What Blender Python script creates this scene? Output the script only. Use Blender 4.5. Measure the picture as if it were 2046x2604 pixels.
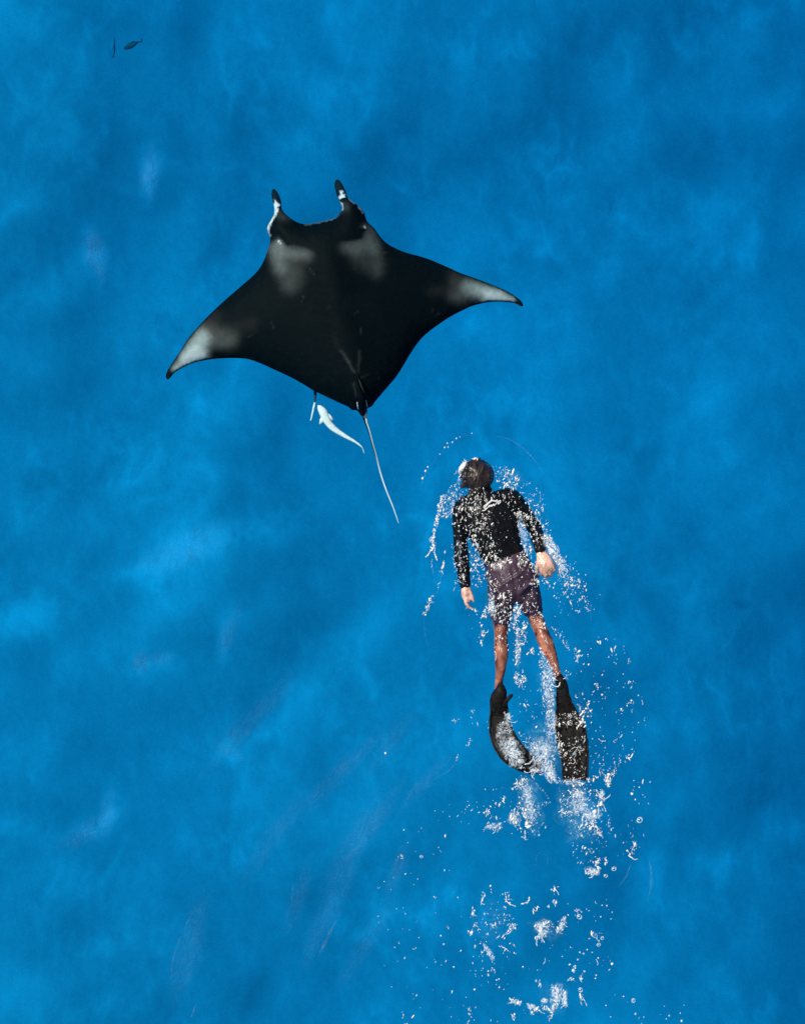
import bpy, bmesh, math, random
import numpy as np
from mathutils import Vector, noise as mnoise
from mathutils.geometry import delaunay_2d_cdt
from mathutils.bvhtree import BVHTree

rng = random.Random(7)
sc = bpy.context.scene
col = sc.collection
for o in list(bpy.data.objects):
    bpy.data.objects.remove(o)

# ------------------------------------------------------------------ camera
H = 13.0            # drone height above the water, metres
S = 400.0           # photograph pixels per metre at the water's surface
W_PX, H_PX = 2046.0, 2604.0
cam_d = bpy.data.cameras.new('camera')
cam = bpy.data.objects.new('camera', cam_d)
col.objects.link(cam)
cam.location = (0, 0, H)
cam_d.sensor_fit = 'VERTICAL'
cam_d.angle_y = 2 * math.atan((H_PX / S / 2) / H)
cam_d.clip_end = 1000
sc.camera = cam

# ------------------------------------------------------------------ world, sun, exposure
SUN_EL, SUN_AZ = math.radians(52), math.atan2(-0.80, 0.60)      # azimuth from +Y (top of the picture) towards +X
world = bpy.data.worlds.new('World')
sc.world = world
world.use_nodes = True
wn, wl = world.node_tree.nodes, world.node_tree.links
wn.clear()
sky = wn.new('ShaderNodeTexSky'); sky.sky_type = 'NISHITA'; sky.sun_disc = False
sky.sun_elevation = SUN_EL; sky.sun_rotation = SUN_AZ
bgn = wn.new('ShaderNodeBackground'); bgn.inputs['Strength'].default_value = 0.09
wo = wn.new('ShaderNodeOutputWorld')
wl.new(sky.outputs[0], bgn.inputs[0]); wl.new(bgn.outputs[0], wo.inputs[0])
sun_d = bpy.data.lights.new('sun', 'SUN'); sun_d.energy = 4.2; sun_d.angle = math.radians(0.53)
sun_d.color = (1.0, 0.96, 0.90)
sun = bpy.data.objects.new('sun', sun_d); col.objects.link(sun)
sdir = Vector((math.sin(SUN_AZ) * math.cos(SUN_EL), math.cos(SUN_AZ) * math.cos(SUN_EL), math.sin(SUN_EL)))
sun.rotation_euler = sdir.to_track_quat('Z', 'Y').to_euler()
sun.location = sdir * 30
sc.view_settings.view_transform = 'Standard'
sc.view_settings.look = 'None'
sc.view_settings.exposure = 0.0
sc.view_settings.gamma = 1.0
sc.render.engine = 'CYCLES'
sc.cycles.max_bounces = 6
sc.cycles.diffuse_bounces = 2
sc.cycles.transparent_max_bounces = 24
sc.cycles.volume_bounces = 1
sc.cycles.use_denoising = False

# ------------------------------------------------------------------ helpers
def P(px, py, z=0.0):
    """photograph pixel + height -> point in the place"""
    k = (H - z) / H
    return Vector(((px - W_PX / 2) / S * k, (H_PX / 2 - py) / S * k, z))

def tag(o, label=None, cat=None, group=None, kind=None):
    if label: o['label'] = label
    if cat: o['category'] = cat
    if group: o['group'] = group
    if kind: o['kind'] = kind
    return o

def empty(name, loc):
    o = bpy.data.objects.new(name, None); col.objects.link(o); o.location = loc
    o.empty_display_size = 0.1
    bpy.context.view_layer.update()
    return o

def link(name, me, mat, parent=None, smooth=True):
    o = bpy.data.objects.new(name, me)
    col.objects.link(o)
    if mat is not None:
        me.materials.clear(); me.materials.append(mat)
    if smooth:
        me.polygons.foreach_set('use_smooth', [True] * len(me.polygons))
    if parent is not None:
        o.parent = parent
        root = parent
        off = Vector(parent.location)
        while root.parent:
            root = root.parent
            off = off + Vector(root.location)
        o.location = -off          # meshes are written in world coordinates; parents are never rotated
        o.location = Vector(o.location)
    return o

def mesh(verts, faces, name='mesh'):
    me = bpy.data.meshes.new(name)
    me.from_pydata([tuple(v) for v in verts], [], faces)
    me.update()
    return me

def cr(pts, n):
    """Catmull-Rom through rows of numbers, n samples per span"""
    a = np.array(pts, float)
    a = np.vstack([2 * a[0] - a[1], a, 2 * a[-1] - a[-2]])
    out = []
    for i in range(1, len(a) - 2):
        for k in range(n):
            t = k / n
            p0, p1, p2, p3 = a[i - 1], a[i], a[i + 1], a[i + 2]
            out.append(.5 * (2 * p1 + (p2 - p0) * t + (2 * p0 - 5 * p1 + 4 * p2 - p3) * t * t + (3 * p1 - p0 - 3 * p2 + p3) * t ** 3))
    out.append(a[-2])
    return np.array(out)

def loft(rows, n=4, seg=14, up=(0, 0, 1), round_ends=True):
    """rows: (x, y, z, half width, half thickness) -> closed tube (verts, faces)"""
    r = cr(rows, n)
    r[:, 3:] = np.maximum(r[:, 3:], .0008)
    V, F = [], []
    up = Vector(up)
    N = len(r)
    rings = []
    for i in range(N):
        a, b = Vector(r[max(i - 1, 0)][:3]), Vector(r[min(i + 1, N - 1)][:3])
        t = (b - a).normalized()
        side = t.cross(up)
        if side.length < 1e-3: side = Vector((1, 0, 0))
        side.normalize()
        u = side.cross(t).normalized()
        rings.append((Vector(r[i][:3]), t, side, u, r[i][3], r[i][4]))
    if round_ends:
        c, t, s, u, w, h = rings[0]
        e = min(w, h)
        pre = [(c - t * e * .9, t, s, u, w * .3, h * .3), (c - t * e * .6, t, s, u, w * .72, h * .72)]
        c, t, s, u, w, h = rings[-1]
        e = min(w, h)
        post = [(c + t * e * .6, t, s, u, w * .72, h * .72), (c + t * e * .9, t, s, u, w * .3, h * .3)]
        rings = pre + rings + post
    for c, t, s, u, w, h in rings:
        for k in range(seg):
            an = 2 * math.pi * k / seg
            V.append(c + s * (w * math.cos(an)) + u * (h * math.sin(an)))
    M = len(rings)
    for i in range(M - 1):
        for k in range(seg):
            k2 = (k + 1) % seg
            F.append((i * seg + k, i * seg + k2, (i + 1) * seg + k2, (i + 1) * seg + k))
    F.append(tuple(range(seg - 1, -1, -1)))
    F.append(tuple((M - 1) * seg + k for k in range(seg)))
    return V, F

def ellipsoid(c, rx, ry, rz, seg=20, rings=12, rot=0.0):
    V, F = [], []
    c = Vector(c); ca, sa = math.cos(rot), math.sin(rot)
    for i in range(1, rings):
        th = math.pi * i / rings
        for k in range(seg):
            ph = 2 * math.pi * k / seg
            x, y, z = rx * math.sin(th) * math.cos(ph), ry * math.sin(th) * math.sin(ph), rz * math.cos(th)
            V.append(c + Vector((x * ca - y * sa, x * sa + y * ca, z)))
    t, b = len(V), len(V) + 1
    V += [c + Vector((0, 0, rz)), c - Vector((0, 0, rz))]
    for i in range(rings - 2):
        for k in range(seg):
            k2 = (k + 1) % seg
            F.append((i * seg + k, (i + 1) * seg + k, (i + 1) * seg + k2, i * seg + k2))
    for k in range(seg):
        k2 = (k + 1) % seg
        F.append((t, k, k2))
        F.append((b, (rings - 2) * seg + k2, (rings - 2) * seg + k))
    return V, F

def merge(parts):
    V, F = [], []
    for v, f in parts:
        o = len(V)
        V += list(v); F += [tuple(i + o for i in q) for q in f]
    return V, F

def fuse(parts, voxel=.006, smooth=3):
    """several closed shapes -> ONE continuous surface"""
    V, F = merge(parts)
    me = mesh(V, F)
    bm = bmesh.new(); bm.from_mesh(me)
    bmesh.ops.recalc_face_normals(bm, faces=bm.faces)
    bm.to_mesh(me); bm.free()
    ob = bpy.data.objects.new('tmp', me); col.objects.link(ob)
    m = ob.modifiers.new('r', 'REMESH'); m.mode = 'VOXEL'; m.voxel_size = voxel
    if smooth:
        s = ob.modifiers.new('s', 'SMOOTH'); s.factor = .5; s.iterations = smooth
    dg = bpy.context.evaluated_depsgraph_get()
    out = bpy.data.meshes.new_from_object(ob.evaluated_get(dg))
    bpy.data.objects.remove(ob); bpy.data.meshes.remove(me)
    return out

def displace(me, fn):
    """move every vertex along its normal by fn(co, normal)"""
    ns = [Vector(v.normal) for v in me.vertices]
    for v, n in zip(me.vertices, ns):
        v.co = v.co + n * fn(v.co, n)
    me.update()

# ------------------------------------------------------------------ materials
def newmat(name):
    m = bpy.data.materials.new(name); m.use_nodes = True
    return m, m.node_tree.nodes, m.node_tree.links

def surf(name, c1, c2=None, scale=20, rough=.5, spec=.5, bump=0., bump_scale=None, stretch=None, detail=4, coat=0.):
    m, n, l = newmat(name)
    b = n['Principled BSDF']
    b.inputs['Roughness'].default_value = rough
    b.inputs['Specular IOR Level'].default_value = spec
    b.inputs['Coat Weight'].default_value = coat
    b.inputs['Coat Roughness'].default_value = .12
    tc = n.new('ShaderNodeTexCoord')
    src = tc.outputs['Object']
    if stretch:
        mp = n.new('ShaderNodeMapping'); mp.inputs['Rotation'].default_value = stretch[0]; mp.inputs['Scale'].default_value = stretch[1]
        l.new(src, mp.inputs[0]); src = mp.outputs[0]
    if c2:
        t = n.new('ShaderNodeTexNoise'); t.inputs['Scale'].default_value = scale; t.inputs['Detail'].default_value = detail
        l.new(src, t.inputs['Vector'])
        r = n.new('ShaderNodeValToRGB')
        r.color_ramp.elements[0].position = .35; r.color_ramp.elements[0].color = (*c1, 1)
        r.color_ramp.elements[1].position = .68; r.color_ramp.elements[1].color = (*c2, 1)
        l.new(t.outputs['Fac'], r.inputs[0]); l.new(r.outputs[0], b.inputs['Base Color'])
    else:
        b.inputs['Base Color'].default_value = (*c1, 1)
    if bump:
        t2 = n.new('ShaderNodeTexNoise'); t2.inputs['Scale'].default_value = bump_scale or scale; t2.inputs['Detail'].default_value = 3
        l.new(src, t2.inputs['Vector'])
        bp = n.new('ShaderNodeBump'); bp.inputs['Strength'].default_value = bump; bp.inputs['Distance'].default_value = .01
        l.new(t2.outputs['Fac'], bp.inputs['Height']); l.new(bp.outputs[0], b.inputs['Normal'])
    return m

def pigment(name, rough=.6, spec=.03, grain=.13, gscale=24):
    """skin whose markings are stored per vertex, with fine mottling"""
    m, n, l = newmat(name)
    b = n['Principled BSDF']
    b.inputs['Roughness'].default_value = rough; b.inputs['Specular IOR Level'].default_value = spec
    at = n.new('ShaderNodeAttribute'); at.attribute_name = 'pigment'
    tc = n.new('ShaderNodeTexCoord')
    t = n.new('ShaderNodeTexNoise'); t.inputs['Scale'].default_value = gscale; t.inputs['Detail'].default_value = 4; t.inputs['Distortion'].default_value = .6
    l.new(tc.outputs['Object'], t.inputs['Vector'])
    mr = n.new('ShaderNodeMapRange'); mr.inputs['To Min'].default_value = 1 - grain; mr.inputs['To Max'].default_value = 1 + grain
    mr.inputs['From Min'].default_value = .3; mr.inputs['From Max'].default_value = .7
    l.new(t.outputs['Fac'], mr.inputs['Value'])
    mx = n.new('ShaderNodeMix'); mx.data_type = 'RGBA'; mx.blend_type = 'MULTIPLY'; mx.inputs['Factor'].default_value = 1
    l.new(at.outputs['Color'], mx.inputs['A']); l.new(mr.outputs[0], mx.inputs['B'])
    l.new(mx.outputs['Result'], b.inputs['Base Color'])
    return m

def set_pigment(me, fn):
    a = me.attributes.new('pigment', 'FLOAT_COLOR', 'POINT')
    buf = np.ones((len(me.vertices), 4), np.float32)
    for i, v in enumerate(me.vertices):
        buf[i, :3] = fn(v.co, v.normal)
    a.data.foreach_set('color', buf.ravel())

M_MANTA = pigment('manta_skin')
M_REMORA = pigment('remora_skin', grain=.16, gscale=60)
M_SKIN = pigment('tanned_wet_skin', .30, .5, .38, 14)
M_HAIR = surf('wet_dark_hair', (.006, .004, .003), (.070, .042, .029), 11, .32, .45, .5, 16, stretch=((0, 0, .6), (5, 1, 1)))  # lighter brown among the strands is painted in as highlights
M_LYCRA = surf('black_wet_lycra', (.0035, .0035, .0036), (.0075, .007, .007), 30, .24, .30, .55, 45)
M_SHORTS = surf('plum_grey_nylon', (.046, .023, .037), (.082, .045, .066), 16, .36, .35, .25, 120)
M_RUBBER = surf('black_fin_rubber', (.006, .005, .0042), (.018, .0145, .0115), 40, .55, .14, .4, 60)
M_PRINT = surf('white_print', (.78, .76, .72), None, rough=.6)
M_MASK = surf('black_silicone', (.012, .012, .012), None, rough=.35)
M_WHITE = surf('white_plastic', (.82, .83, .83), None, rough=.3)
M_LENS = surf('mask_lens', (.02, .05, .07), None, rough=.05, spec=.8)
M_DROP_GLINT = surf('white_drop_and_glint', (.92, .87, .77), None, rough=.15, spec=.8)  # warm white also stands in for sun glints, modelled as beads
M_FOAM = surf('foam', (.55, .68, .74), (.86, .89, .90), 60, rough=.6, spec=.3)
M_FISH = surf('dark_fish_skin', (.010, .050, .090), (.020, .075, .12), 30, rough=.6, spec=.03)
def veil(name, c0, a):
    m, n, l = newmat(name)
    b = n['Principled BSDF']; b.inputs['Base Color'].default_value = (*c0, 1); b.inputs['Roughness'].default_value = .4
    b.inputs['Alpha'].default_value = a
    return m
M_PALE = veil('thin_bubble_film', (.62, .78, .84), .55)
M_VEIL = veil('thin_foam_film', (.66, .78, .84), .60)

# ------------------------------------------------------------------ seabed and sea
DEPTH = 14.0
def seabed_z(x, y):
    v = Vector((x, y, 0))
    z = -DEPTH - .17 * (x * .75 + y * .35) * min(1, 14 / (abs(x) + abs(y) + 1e-3))
    z += .75 * mnoise.fractal(v * .16 + Vector((3, 8, 1)), 1.0, 2.1, 4)
    return z
g = np.sinh(np.linspace(-4.2, 4.2, 381)) * 6.0
gv = [(x, y, seabed_z(x, y)) for y in g for x in g]
n_ = len(g)
gf = [(j * n_ + i, j * n_ + i + 1, (j + 1) * n_ + i + 1, (j + 1) * n_ + i) for j in range(n_ - 1) for i in range(n_ - 1)]
m_, n, l = newmat('sand_painted_light')
b = n['Principled BSDF']; b.inputs['Roughness'].default_value = .9; b.inputs['Specular IOR Level'].default_value = .05
tc = n.new('ShaderNodeTexCoord')
def nz(scale, detail, rough, dist, rot, sx, sy, loc=(0, 0, 0)):
    mp = n.new('ShaderNodeMapping'); mp.inputs['Rotation'].default_value = (0, 0, rot); mp.inputs['Scale'].default_value = (sx, sy, 1); mp.inputs['Location'].default_value = loc
    t = n.new('ShaderNodeTexNoise'); t.inputs['Scale'].default_value = scale; t.inputs['Detail'].default_value = detail; t.inputs['Roughness'].default_value = rough; t.inputs['Distortion'].default_value = dist
    l.new(tc.outputs['Object'], mp.inputs[0]); l.new(mp.outputs[0], t.inputs['Vector'])
    return t.outputs['Fac']
def mth(op, a, b_=None, clamp=False):
    q = n.new('ShaderNodeMath'); q.operation = op; q.use_clamp = clamp
    for k, x in enumerate((a, b_)):
        if x is None: continue
        if isinstance(x, (int, float)): q.inputs[k].default_value = x
        else: l.new(x, q.inputs[k])
    return q.outputs[0]
cloud = nz(.75, 7, .60, .25, .5, 1.15, .8)                      # broad patches of wave light painted into the bottom's tone
vein = nz(.80, 3, .5, .7, .7, 1.3, .7, (5, 2, 0))               # winding caustic lines painted into the sand
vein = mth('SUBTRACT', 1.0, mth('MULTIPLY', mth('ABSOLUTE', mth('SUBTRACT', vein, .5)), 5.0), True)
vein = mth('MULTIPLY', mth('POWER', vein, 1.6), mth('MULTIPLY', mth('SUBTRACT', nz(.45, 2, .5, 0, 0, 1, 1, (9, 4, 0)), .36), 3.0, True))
spot = mth('MULTIPLY', mth('SUBTRACT', nz(1.5, 4, .55, .3, .5, 1.2, .7, (2, 7, 0)), .60), 5.0, True)  # small bright spots of wave light, put into the colour
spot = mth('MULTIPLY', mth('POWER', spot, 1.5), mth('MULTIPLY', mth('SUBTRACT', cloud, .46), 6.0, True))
atn = n.new('ShaderNodeAttribute'); atn.attribute_name = 'light_mottle'
light_mottle = mth('MULTIPLY', atn.outputs['Fac'], mth('MULTIPLY', mth('SUBTRACT', nz(2.6, 6, .66, .5, .6, 1.2, .75, (4, 4, 0)), .27), 4.6, True))
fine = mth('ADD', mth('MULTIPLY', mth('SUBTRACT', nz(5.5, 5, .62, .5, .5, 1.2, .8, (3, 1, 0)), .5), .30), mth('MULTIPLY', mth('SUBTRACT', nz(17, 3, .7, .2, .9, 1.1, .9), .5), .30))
web = nz(1.5, 3, .5, .35, .9, 1.25, .8, (11, 3, 0))  # net of caustic light painted into the sand's tone
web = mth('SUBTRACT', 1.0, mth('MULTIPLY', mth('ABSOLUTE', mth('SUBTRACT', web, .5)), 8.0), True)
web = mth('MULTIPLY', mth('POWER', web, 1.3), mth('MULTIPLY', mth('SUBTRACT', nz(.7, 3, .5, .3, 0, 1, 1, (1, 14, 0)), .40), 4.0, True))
web2 = nz(.85, 4, .52, .45, .3, 1.2, .8, (21, 8, 0))  # broader caustic net, painted the same way
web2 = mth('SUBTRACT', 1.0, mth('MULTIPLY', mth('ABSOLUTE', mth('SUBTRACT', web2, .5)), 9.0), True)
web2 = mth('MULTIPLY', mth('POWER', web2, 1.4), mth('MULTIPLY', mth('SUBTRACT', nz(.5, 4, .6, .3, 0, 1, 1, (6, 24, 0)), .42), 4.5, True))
light_mottle = mth('ADD', light_mottle, mth('ADD', fine, mth('MULTIPLY', mth('ADD', mth('MULTIPLY', web, .46), mth('MULTIPLY', web2, .42)), mth('MULTIPLY', mth('SUBTRACT', nz(2.2, 3, .55, .3, .2, 1.1, .8, (8, 2, 0)), .30), 2.6, True))))
tone = mth('ADD', light_mottle, mth('ADD', mth('ADD', mth('MULTIPLY', mth('SUBTRACT', cloud, .5), .62), .30), mth('ADD', mth('MULTIPLY', vein, .12), mth('MULTIPLY', spot, .25))), True)
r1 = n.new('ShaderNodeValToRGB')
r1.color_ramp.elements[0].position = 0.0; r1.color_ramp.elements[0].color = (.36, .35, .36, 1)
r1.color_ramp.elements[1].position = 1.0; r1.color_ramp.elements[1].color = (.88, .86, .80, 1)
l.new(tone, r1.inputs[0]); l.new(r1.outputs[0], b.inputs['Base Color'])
me = mesh(gv, gf)
# bright patches of wave light and darker gaps, painted onto the bottom: (x, y, half length, half width, slope degrees, strength)
LIGHT_PATCHES = [(200,130,90,60,20,.22),(30,50,60,90,80,.25),(130,290,50,30,40,.30),(318,372,46,17,84,.85),(203,535,48,17,100,.85),(290,520,100,26,88,.25),(640,300,110,24,20,.22),(655,365,60,28,10,.28),
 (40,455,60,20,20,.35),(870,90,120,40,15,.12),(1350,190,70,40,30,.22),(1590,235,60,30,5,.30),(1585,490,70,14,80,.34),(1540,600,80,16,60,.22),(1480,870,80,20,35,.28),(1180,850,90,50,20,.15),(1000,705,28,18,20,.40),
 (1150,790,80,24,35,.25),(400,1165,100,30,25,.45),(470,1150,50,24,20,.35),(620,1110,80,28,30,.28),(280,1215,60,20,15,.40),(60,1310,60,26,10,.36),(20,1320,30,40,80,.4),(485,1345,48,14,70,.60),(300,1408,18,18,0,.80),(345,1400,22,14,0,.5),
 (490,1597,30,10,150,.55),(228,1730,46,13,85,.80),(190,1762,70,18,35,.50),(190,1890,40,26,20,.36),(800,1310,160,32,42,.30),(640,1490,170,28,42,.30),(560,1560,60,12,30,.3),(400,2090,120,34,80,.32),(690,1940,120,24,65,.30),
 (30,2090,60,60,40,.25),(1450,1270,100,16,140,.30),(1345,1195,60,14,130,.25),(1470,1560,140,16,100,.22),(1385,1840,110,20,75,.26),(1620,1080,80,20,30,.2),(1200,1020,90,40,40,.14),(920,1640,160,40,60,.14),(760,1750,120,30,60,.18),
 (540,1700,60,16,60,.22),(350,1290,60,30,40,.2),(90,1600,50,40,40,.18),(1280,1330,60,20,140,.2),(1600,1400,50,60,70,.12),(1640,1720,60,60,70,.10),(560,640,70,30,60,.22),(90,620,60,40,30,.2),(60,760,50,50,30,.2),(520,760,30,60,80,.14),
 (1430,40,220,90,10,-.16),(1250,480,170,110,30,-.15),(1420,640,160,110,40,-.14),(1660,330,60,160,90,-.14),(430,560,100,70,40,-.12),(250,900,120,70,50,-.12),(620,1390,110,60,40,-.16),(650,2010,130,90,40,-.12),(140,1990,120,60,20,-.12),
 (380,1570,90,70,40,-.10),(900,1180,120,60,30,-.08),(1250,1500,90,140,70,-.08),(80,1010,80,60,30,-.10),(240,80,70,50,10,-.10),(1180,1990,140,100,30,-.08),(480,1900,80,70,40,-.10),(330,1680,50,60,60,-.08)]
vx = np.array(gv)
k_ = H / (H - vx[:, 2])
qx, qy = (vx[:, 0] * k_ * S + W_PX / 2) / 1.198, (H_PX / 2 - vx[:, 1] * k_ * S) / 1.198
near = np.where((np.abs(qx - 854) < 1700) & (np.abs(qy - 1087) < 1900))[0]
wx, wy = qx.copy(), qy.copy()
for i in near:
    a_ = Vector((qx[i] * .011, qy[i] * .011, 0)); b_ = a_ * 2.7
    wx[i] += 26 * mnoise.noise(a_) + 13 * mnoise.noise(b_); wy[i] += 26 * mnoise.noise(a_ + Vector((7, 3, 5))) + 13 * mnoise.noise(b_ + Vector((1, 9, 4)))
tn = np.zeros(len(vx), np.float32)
for cx_, cy_, la, lb, an, st in LIGHT_PATCHES:
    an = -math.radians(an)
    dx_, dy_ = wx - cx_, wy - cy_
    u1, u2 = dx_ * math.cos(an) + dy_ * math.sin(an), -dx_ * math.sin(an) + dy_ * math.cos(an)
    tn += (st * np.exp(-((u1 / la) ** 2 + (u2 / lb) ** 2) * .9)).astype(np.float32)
ta = me.attributes.new('light_mottle', 'FLOAT', 'POINT'); ta.data.foreach_set('value', tn)
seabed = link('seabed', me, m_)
tag(seabed, 'pale sandy sea floor with painted wave-light mottling showing blue through deep clear water', 'seabed', kind='structure')

m_, n, l = newmat('clear_blue_sea_water')
n.remove(n['Principled BSDF'])
va = n.new('ShaderNodeVolumeAbsorption'); vs = n.new('ShaderNodeVolumeScatter'); ad = n.new('ShaderNodeAddShader')
ABS = (.21, .0408, .0122)
va.inputs['Density'].default_value = ABS[0]
va.inputs['Color'].default_value = (0, 1 - ABS[1] / ABS[0], 1 - ABS[2] / ABS[0], 1)
vs.inputs['Density'].default_value = .006
vs.inputs['Color'].default_value = (.02, .6, 1, 1)
vs.inputs['Anisotropy'].default_value = .3
l.new(va.outputs[0], ad.inputs[0]); l.new(vs.outputs[0], ad.inputs[1])
l.new(ad.outputs[0], n['Material Output'].inputs['Volume'])
R_, Z0 = 190.0, -34.0
bv = [(x, y, z) for z in (Z0, 0.0) for x, y in ((-R_, -R_), (R_, -R_), (R_, R_), (-R_, R_))]
bf = [(3, 2, 1, 0), (4, 5, 6, 7), (0, 1, 5, 4), (1, 2, 6, 5), (2, 3, 7, 6), (3, 0, 4, 7)]
sea = link('sea_water', mesh(bv, bf), m_, smooth=False)
tag(sea, 'clear deep blue tropical sea water filling the whole picture', 'sea', kind='structure')

# ------------------------------------------------------------------ manta ray
MZ = -0.55
OUT = [(716,530),(723,544),(738,558),(757,570),(776,575),(799,573),(827,567),(851,560.5),(862,551),(871,539),(870,524),(864,514),
 (874,508),(886,510),(900,519.5),(909,526.5),(921,537),(927,546.5),(934,567.5),(951.5,584),(968,607),(986.6,624),(1015,638),(1038,646),(1063,652),
 (1092.5,661),(1132,677),(1168.7,693),(1210.5,707.5),(1247,721),(1284,736),(1309,750.6),(1323.6,761.6),(1331,772.7),(1329,777),(1321,775),
 (1309,769),(1284,766),(1255,766),(1230,769.5),(1200.6,777.6),(1176,788.7),(1144,806),(1112,828),(1082.6,851),(1063,872),(1045.7,897),
 (1021.5,938),(1004.5,963.5),(983,989),(968.6,1006),(952,1026),(948,1034),(934.7,1041),(930,1052),(926,1060),(920,1060),(915,1054),(909,1046),(894.5,1044),
 (886,1036.5),(860.6,1025),(829,1010),(797,994),(766,975),(736.6,959),(693,938.6),(663.5,925),(634,914.6),(605,911),(564,911),(529,914),
 (494,921),(464,933),(441,947),(432,957.6),(424,964),(419,956),(422,944.5),(432,927),(458.5,889),(479,857),(511,821.5),(540.5,792),
 (576,760),(611,731),(649,698.5),(669,672),(682,640),(689,612),(683,594),(681,583),(687,570),(697,553),(702,540),(708,530)]
def resample(poly, step):
    a = cr(list(poly) + [poly[0]], 8)[:-1]
    d = np.r_[0, np.cumsum(np.linalg.norm(np.diff(np.vstack([a, a[:1]]), axis=0), axis=1))]
    a = np.vstack([a, a[:1]])
    m = int(d[-1] / step)
    t = np.linspace(0, d[-1], m, endpoint=False)
    return np.c_[np.interp(t, d, a[:, 0]), np.interp(t, d, a[:, 1])]
ring = resample(OUT, 5.0)
def inside(pts, poly):
    x, y = pts[:, 0], pts[:, 1]
    c = np.zeros(len(pts), bool)
    q = np.roll(poly, -1, axis=0)
    for (x0, y0), (x1, y1) in zip(poly, q):
        with np.errstate(divide='ignore', invalid='ignore'):
            c ^= ((y0 > y) != (y1 > y)) & (x < (x1 - x0) * (y - y0) / (y1 - y0 + 1e-12) + x0)
    return c
def dist_poly(pts, poly):
    d = np.full(len(pts), 1e9)
    q = np.roll(poly, -1, axis=0)
    for a, b_ in zip(poly, q):
        ab = b_ - a
        t = np.clip(((pts - a) @ ab) / (ab @ ab), 0, 1)
        d = np.minimum(d, np.linalg.norm(pts - (a + t[:, None] * ab), axis=1))
    return d
gx, gy = np.meshgrid(np.arange(415, 1336, 4.5), np.arange(500, 1066, 4.5))
gp = np.c_[gx.ravel(), gy.ravel()] + np.random.RandomState(1).uniform(-.8, .8, (gx.size, 2))
gp = gp[inside(gp, ring)]
gd = dist_poly(gp, ring)
gp, gd = gp[gd > 2.5], gd[gd > 2.5]
pts2 = np.vstack([ring, gp]); dd = np.r_[np.zeros(len(ring)), gd]
NB = len(ring)
vv, ee, ff, _, _, _ = delaunay_2d_cdt([Vector(p) for p in pts2], [(i, (i + 1) % NB) for i in range(NB)], [], 1, 1e-6)
assert len(vv) == len(pts2), (len(vv), len(pts2))
# body axis: mouth centre -> tail root
A0, A1 = np.array([812., 560.]), np.array([925., 1050.])
ax = (A1 - A0) / np.linalg.norm(A1 - A0); side_ = np.array([-ax[1], ax[0]])
rel = pts2 - A0
u_, w_ = rel @ ax, rel @ side_          # along, across (px)
hd = dd / S
top = .105 * (1 - np.exp(-hd / .10)) * np.exp(-(w_ / 330) ** 2) + .030 * (1 - np.exp(-hd / .03))
top += .035 * np.exp(-(w_ / 45) ** 2) * np.clip(hd / .05, 0, 1) * np.clip((u_ + 40) / 160, 0, 1)
bot = .100 * (1 - np.exp(-hd / .10)) * np.exp(-(w_ / 260) ** 2) + .018 * (1 - np.exp(-hd / .03))
arch = .10 * np.exp(-(w_ / 240) ** 2) - .06 * (np.abs(w_) / 460) ** 2      # wings bow down a little
nb = [[] for _ in pts2]
for f in ff:
    for q in range(len(f)):
        nb[f[q]].append(f[(q + 1) % len(f)]); nb[f[(q + 1) % len(f)]].append(f[q])
pad = max(len(x) for x in nb)
nbi = np.array([(x * pad)[:pad] if x else [i] * pad for i, x in enumerate(nb)])
for _ in range(14):
    top[NB:] = (.5 * top + .5 * top[nbi].mean(axis=1))[NB:]
    bot[NB:] = (.5 * bot + .5 * bot[nbi].mean(axis=1))[NB:]
# --- pigment of the back (markings are on the animal itself)
def caps(p, a, b_, r, soft):
    a, b_ = np.array(a, float), np.array(b_, float); ab = b_ - a
    t = np.clip(((p - a) @ ab) / (ab @ ab + 1e-9), 0, 1)
    d = np.linalg.norm(p - (a + t[:, None] * ab), axis=1)
    x = np.clip((r + soft - d) / (2 * soft), 0, 1)
    return x * x * (3 - 2 * x), t
def z1(x, y): return (640 + x / 4.27, 420 + y / 4.27)
def z2(x, y): return (400 + x / 3.416, 640 + y / 3.416)
def z3(x, y): return (940 + x / 4.067, 560 + y / 4.067)
def z4(x, y): return (740 + x / 4.725, 900 + y / 4.725)
wob = np.array([[mnoise.noise(Vector((p[0] * .03, p[1] * .03, 0))), mnoise.noise(Vector((p[0] * .03, p[1] * .03, 9)))] for p in pts2]) * 5
pw = pts2 + wob
BLACK = np.array([.0016, .0042, .0052]); GREY = np.array([.105, .116, .108]); BROWN = np.array([.042, .039, .035]); WHITE = np.array([.62, .66, .64])
c = np.tile(BLACK, (len(pts2), 1))
def paint(cc, wgt):
    global c
    c = c * (1 - wgt[:, None]) + cc * wgt[:, None]
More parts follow.
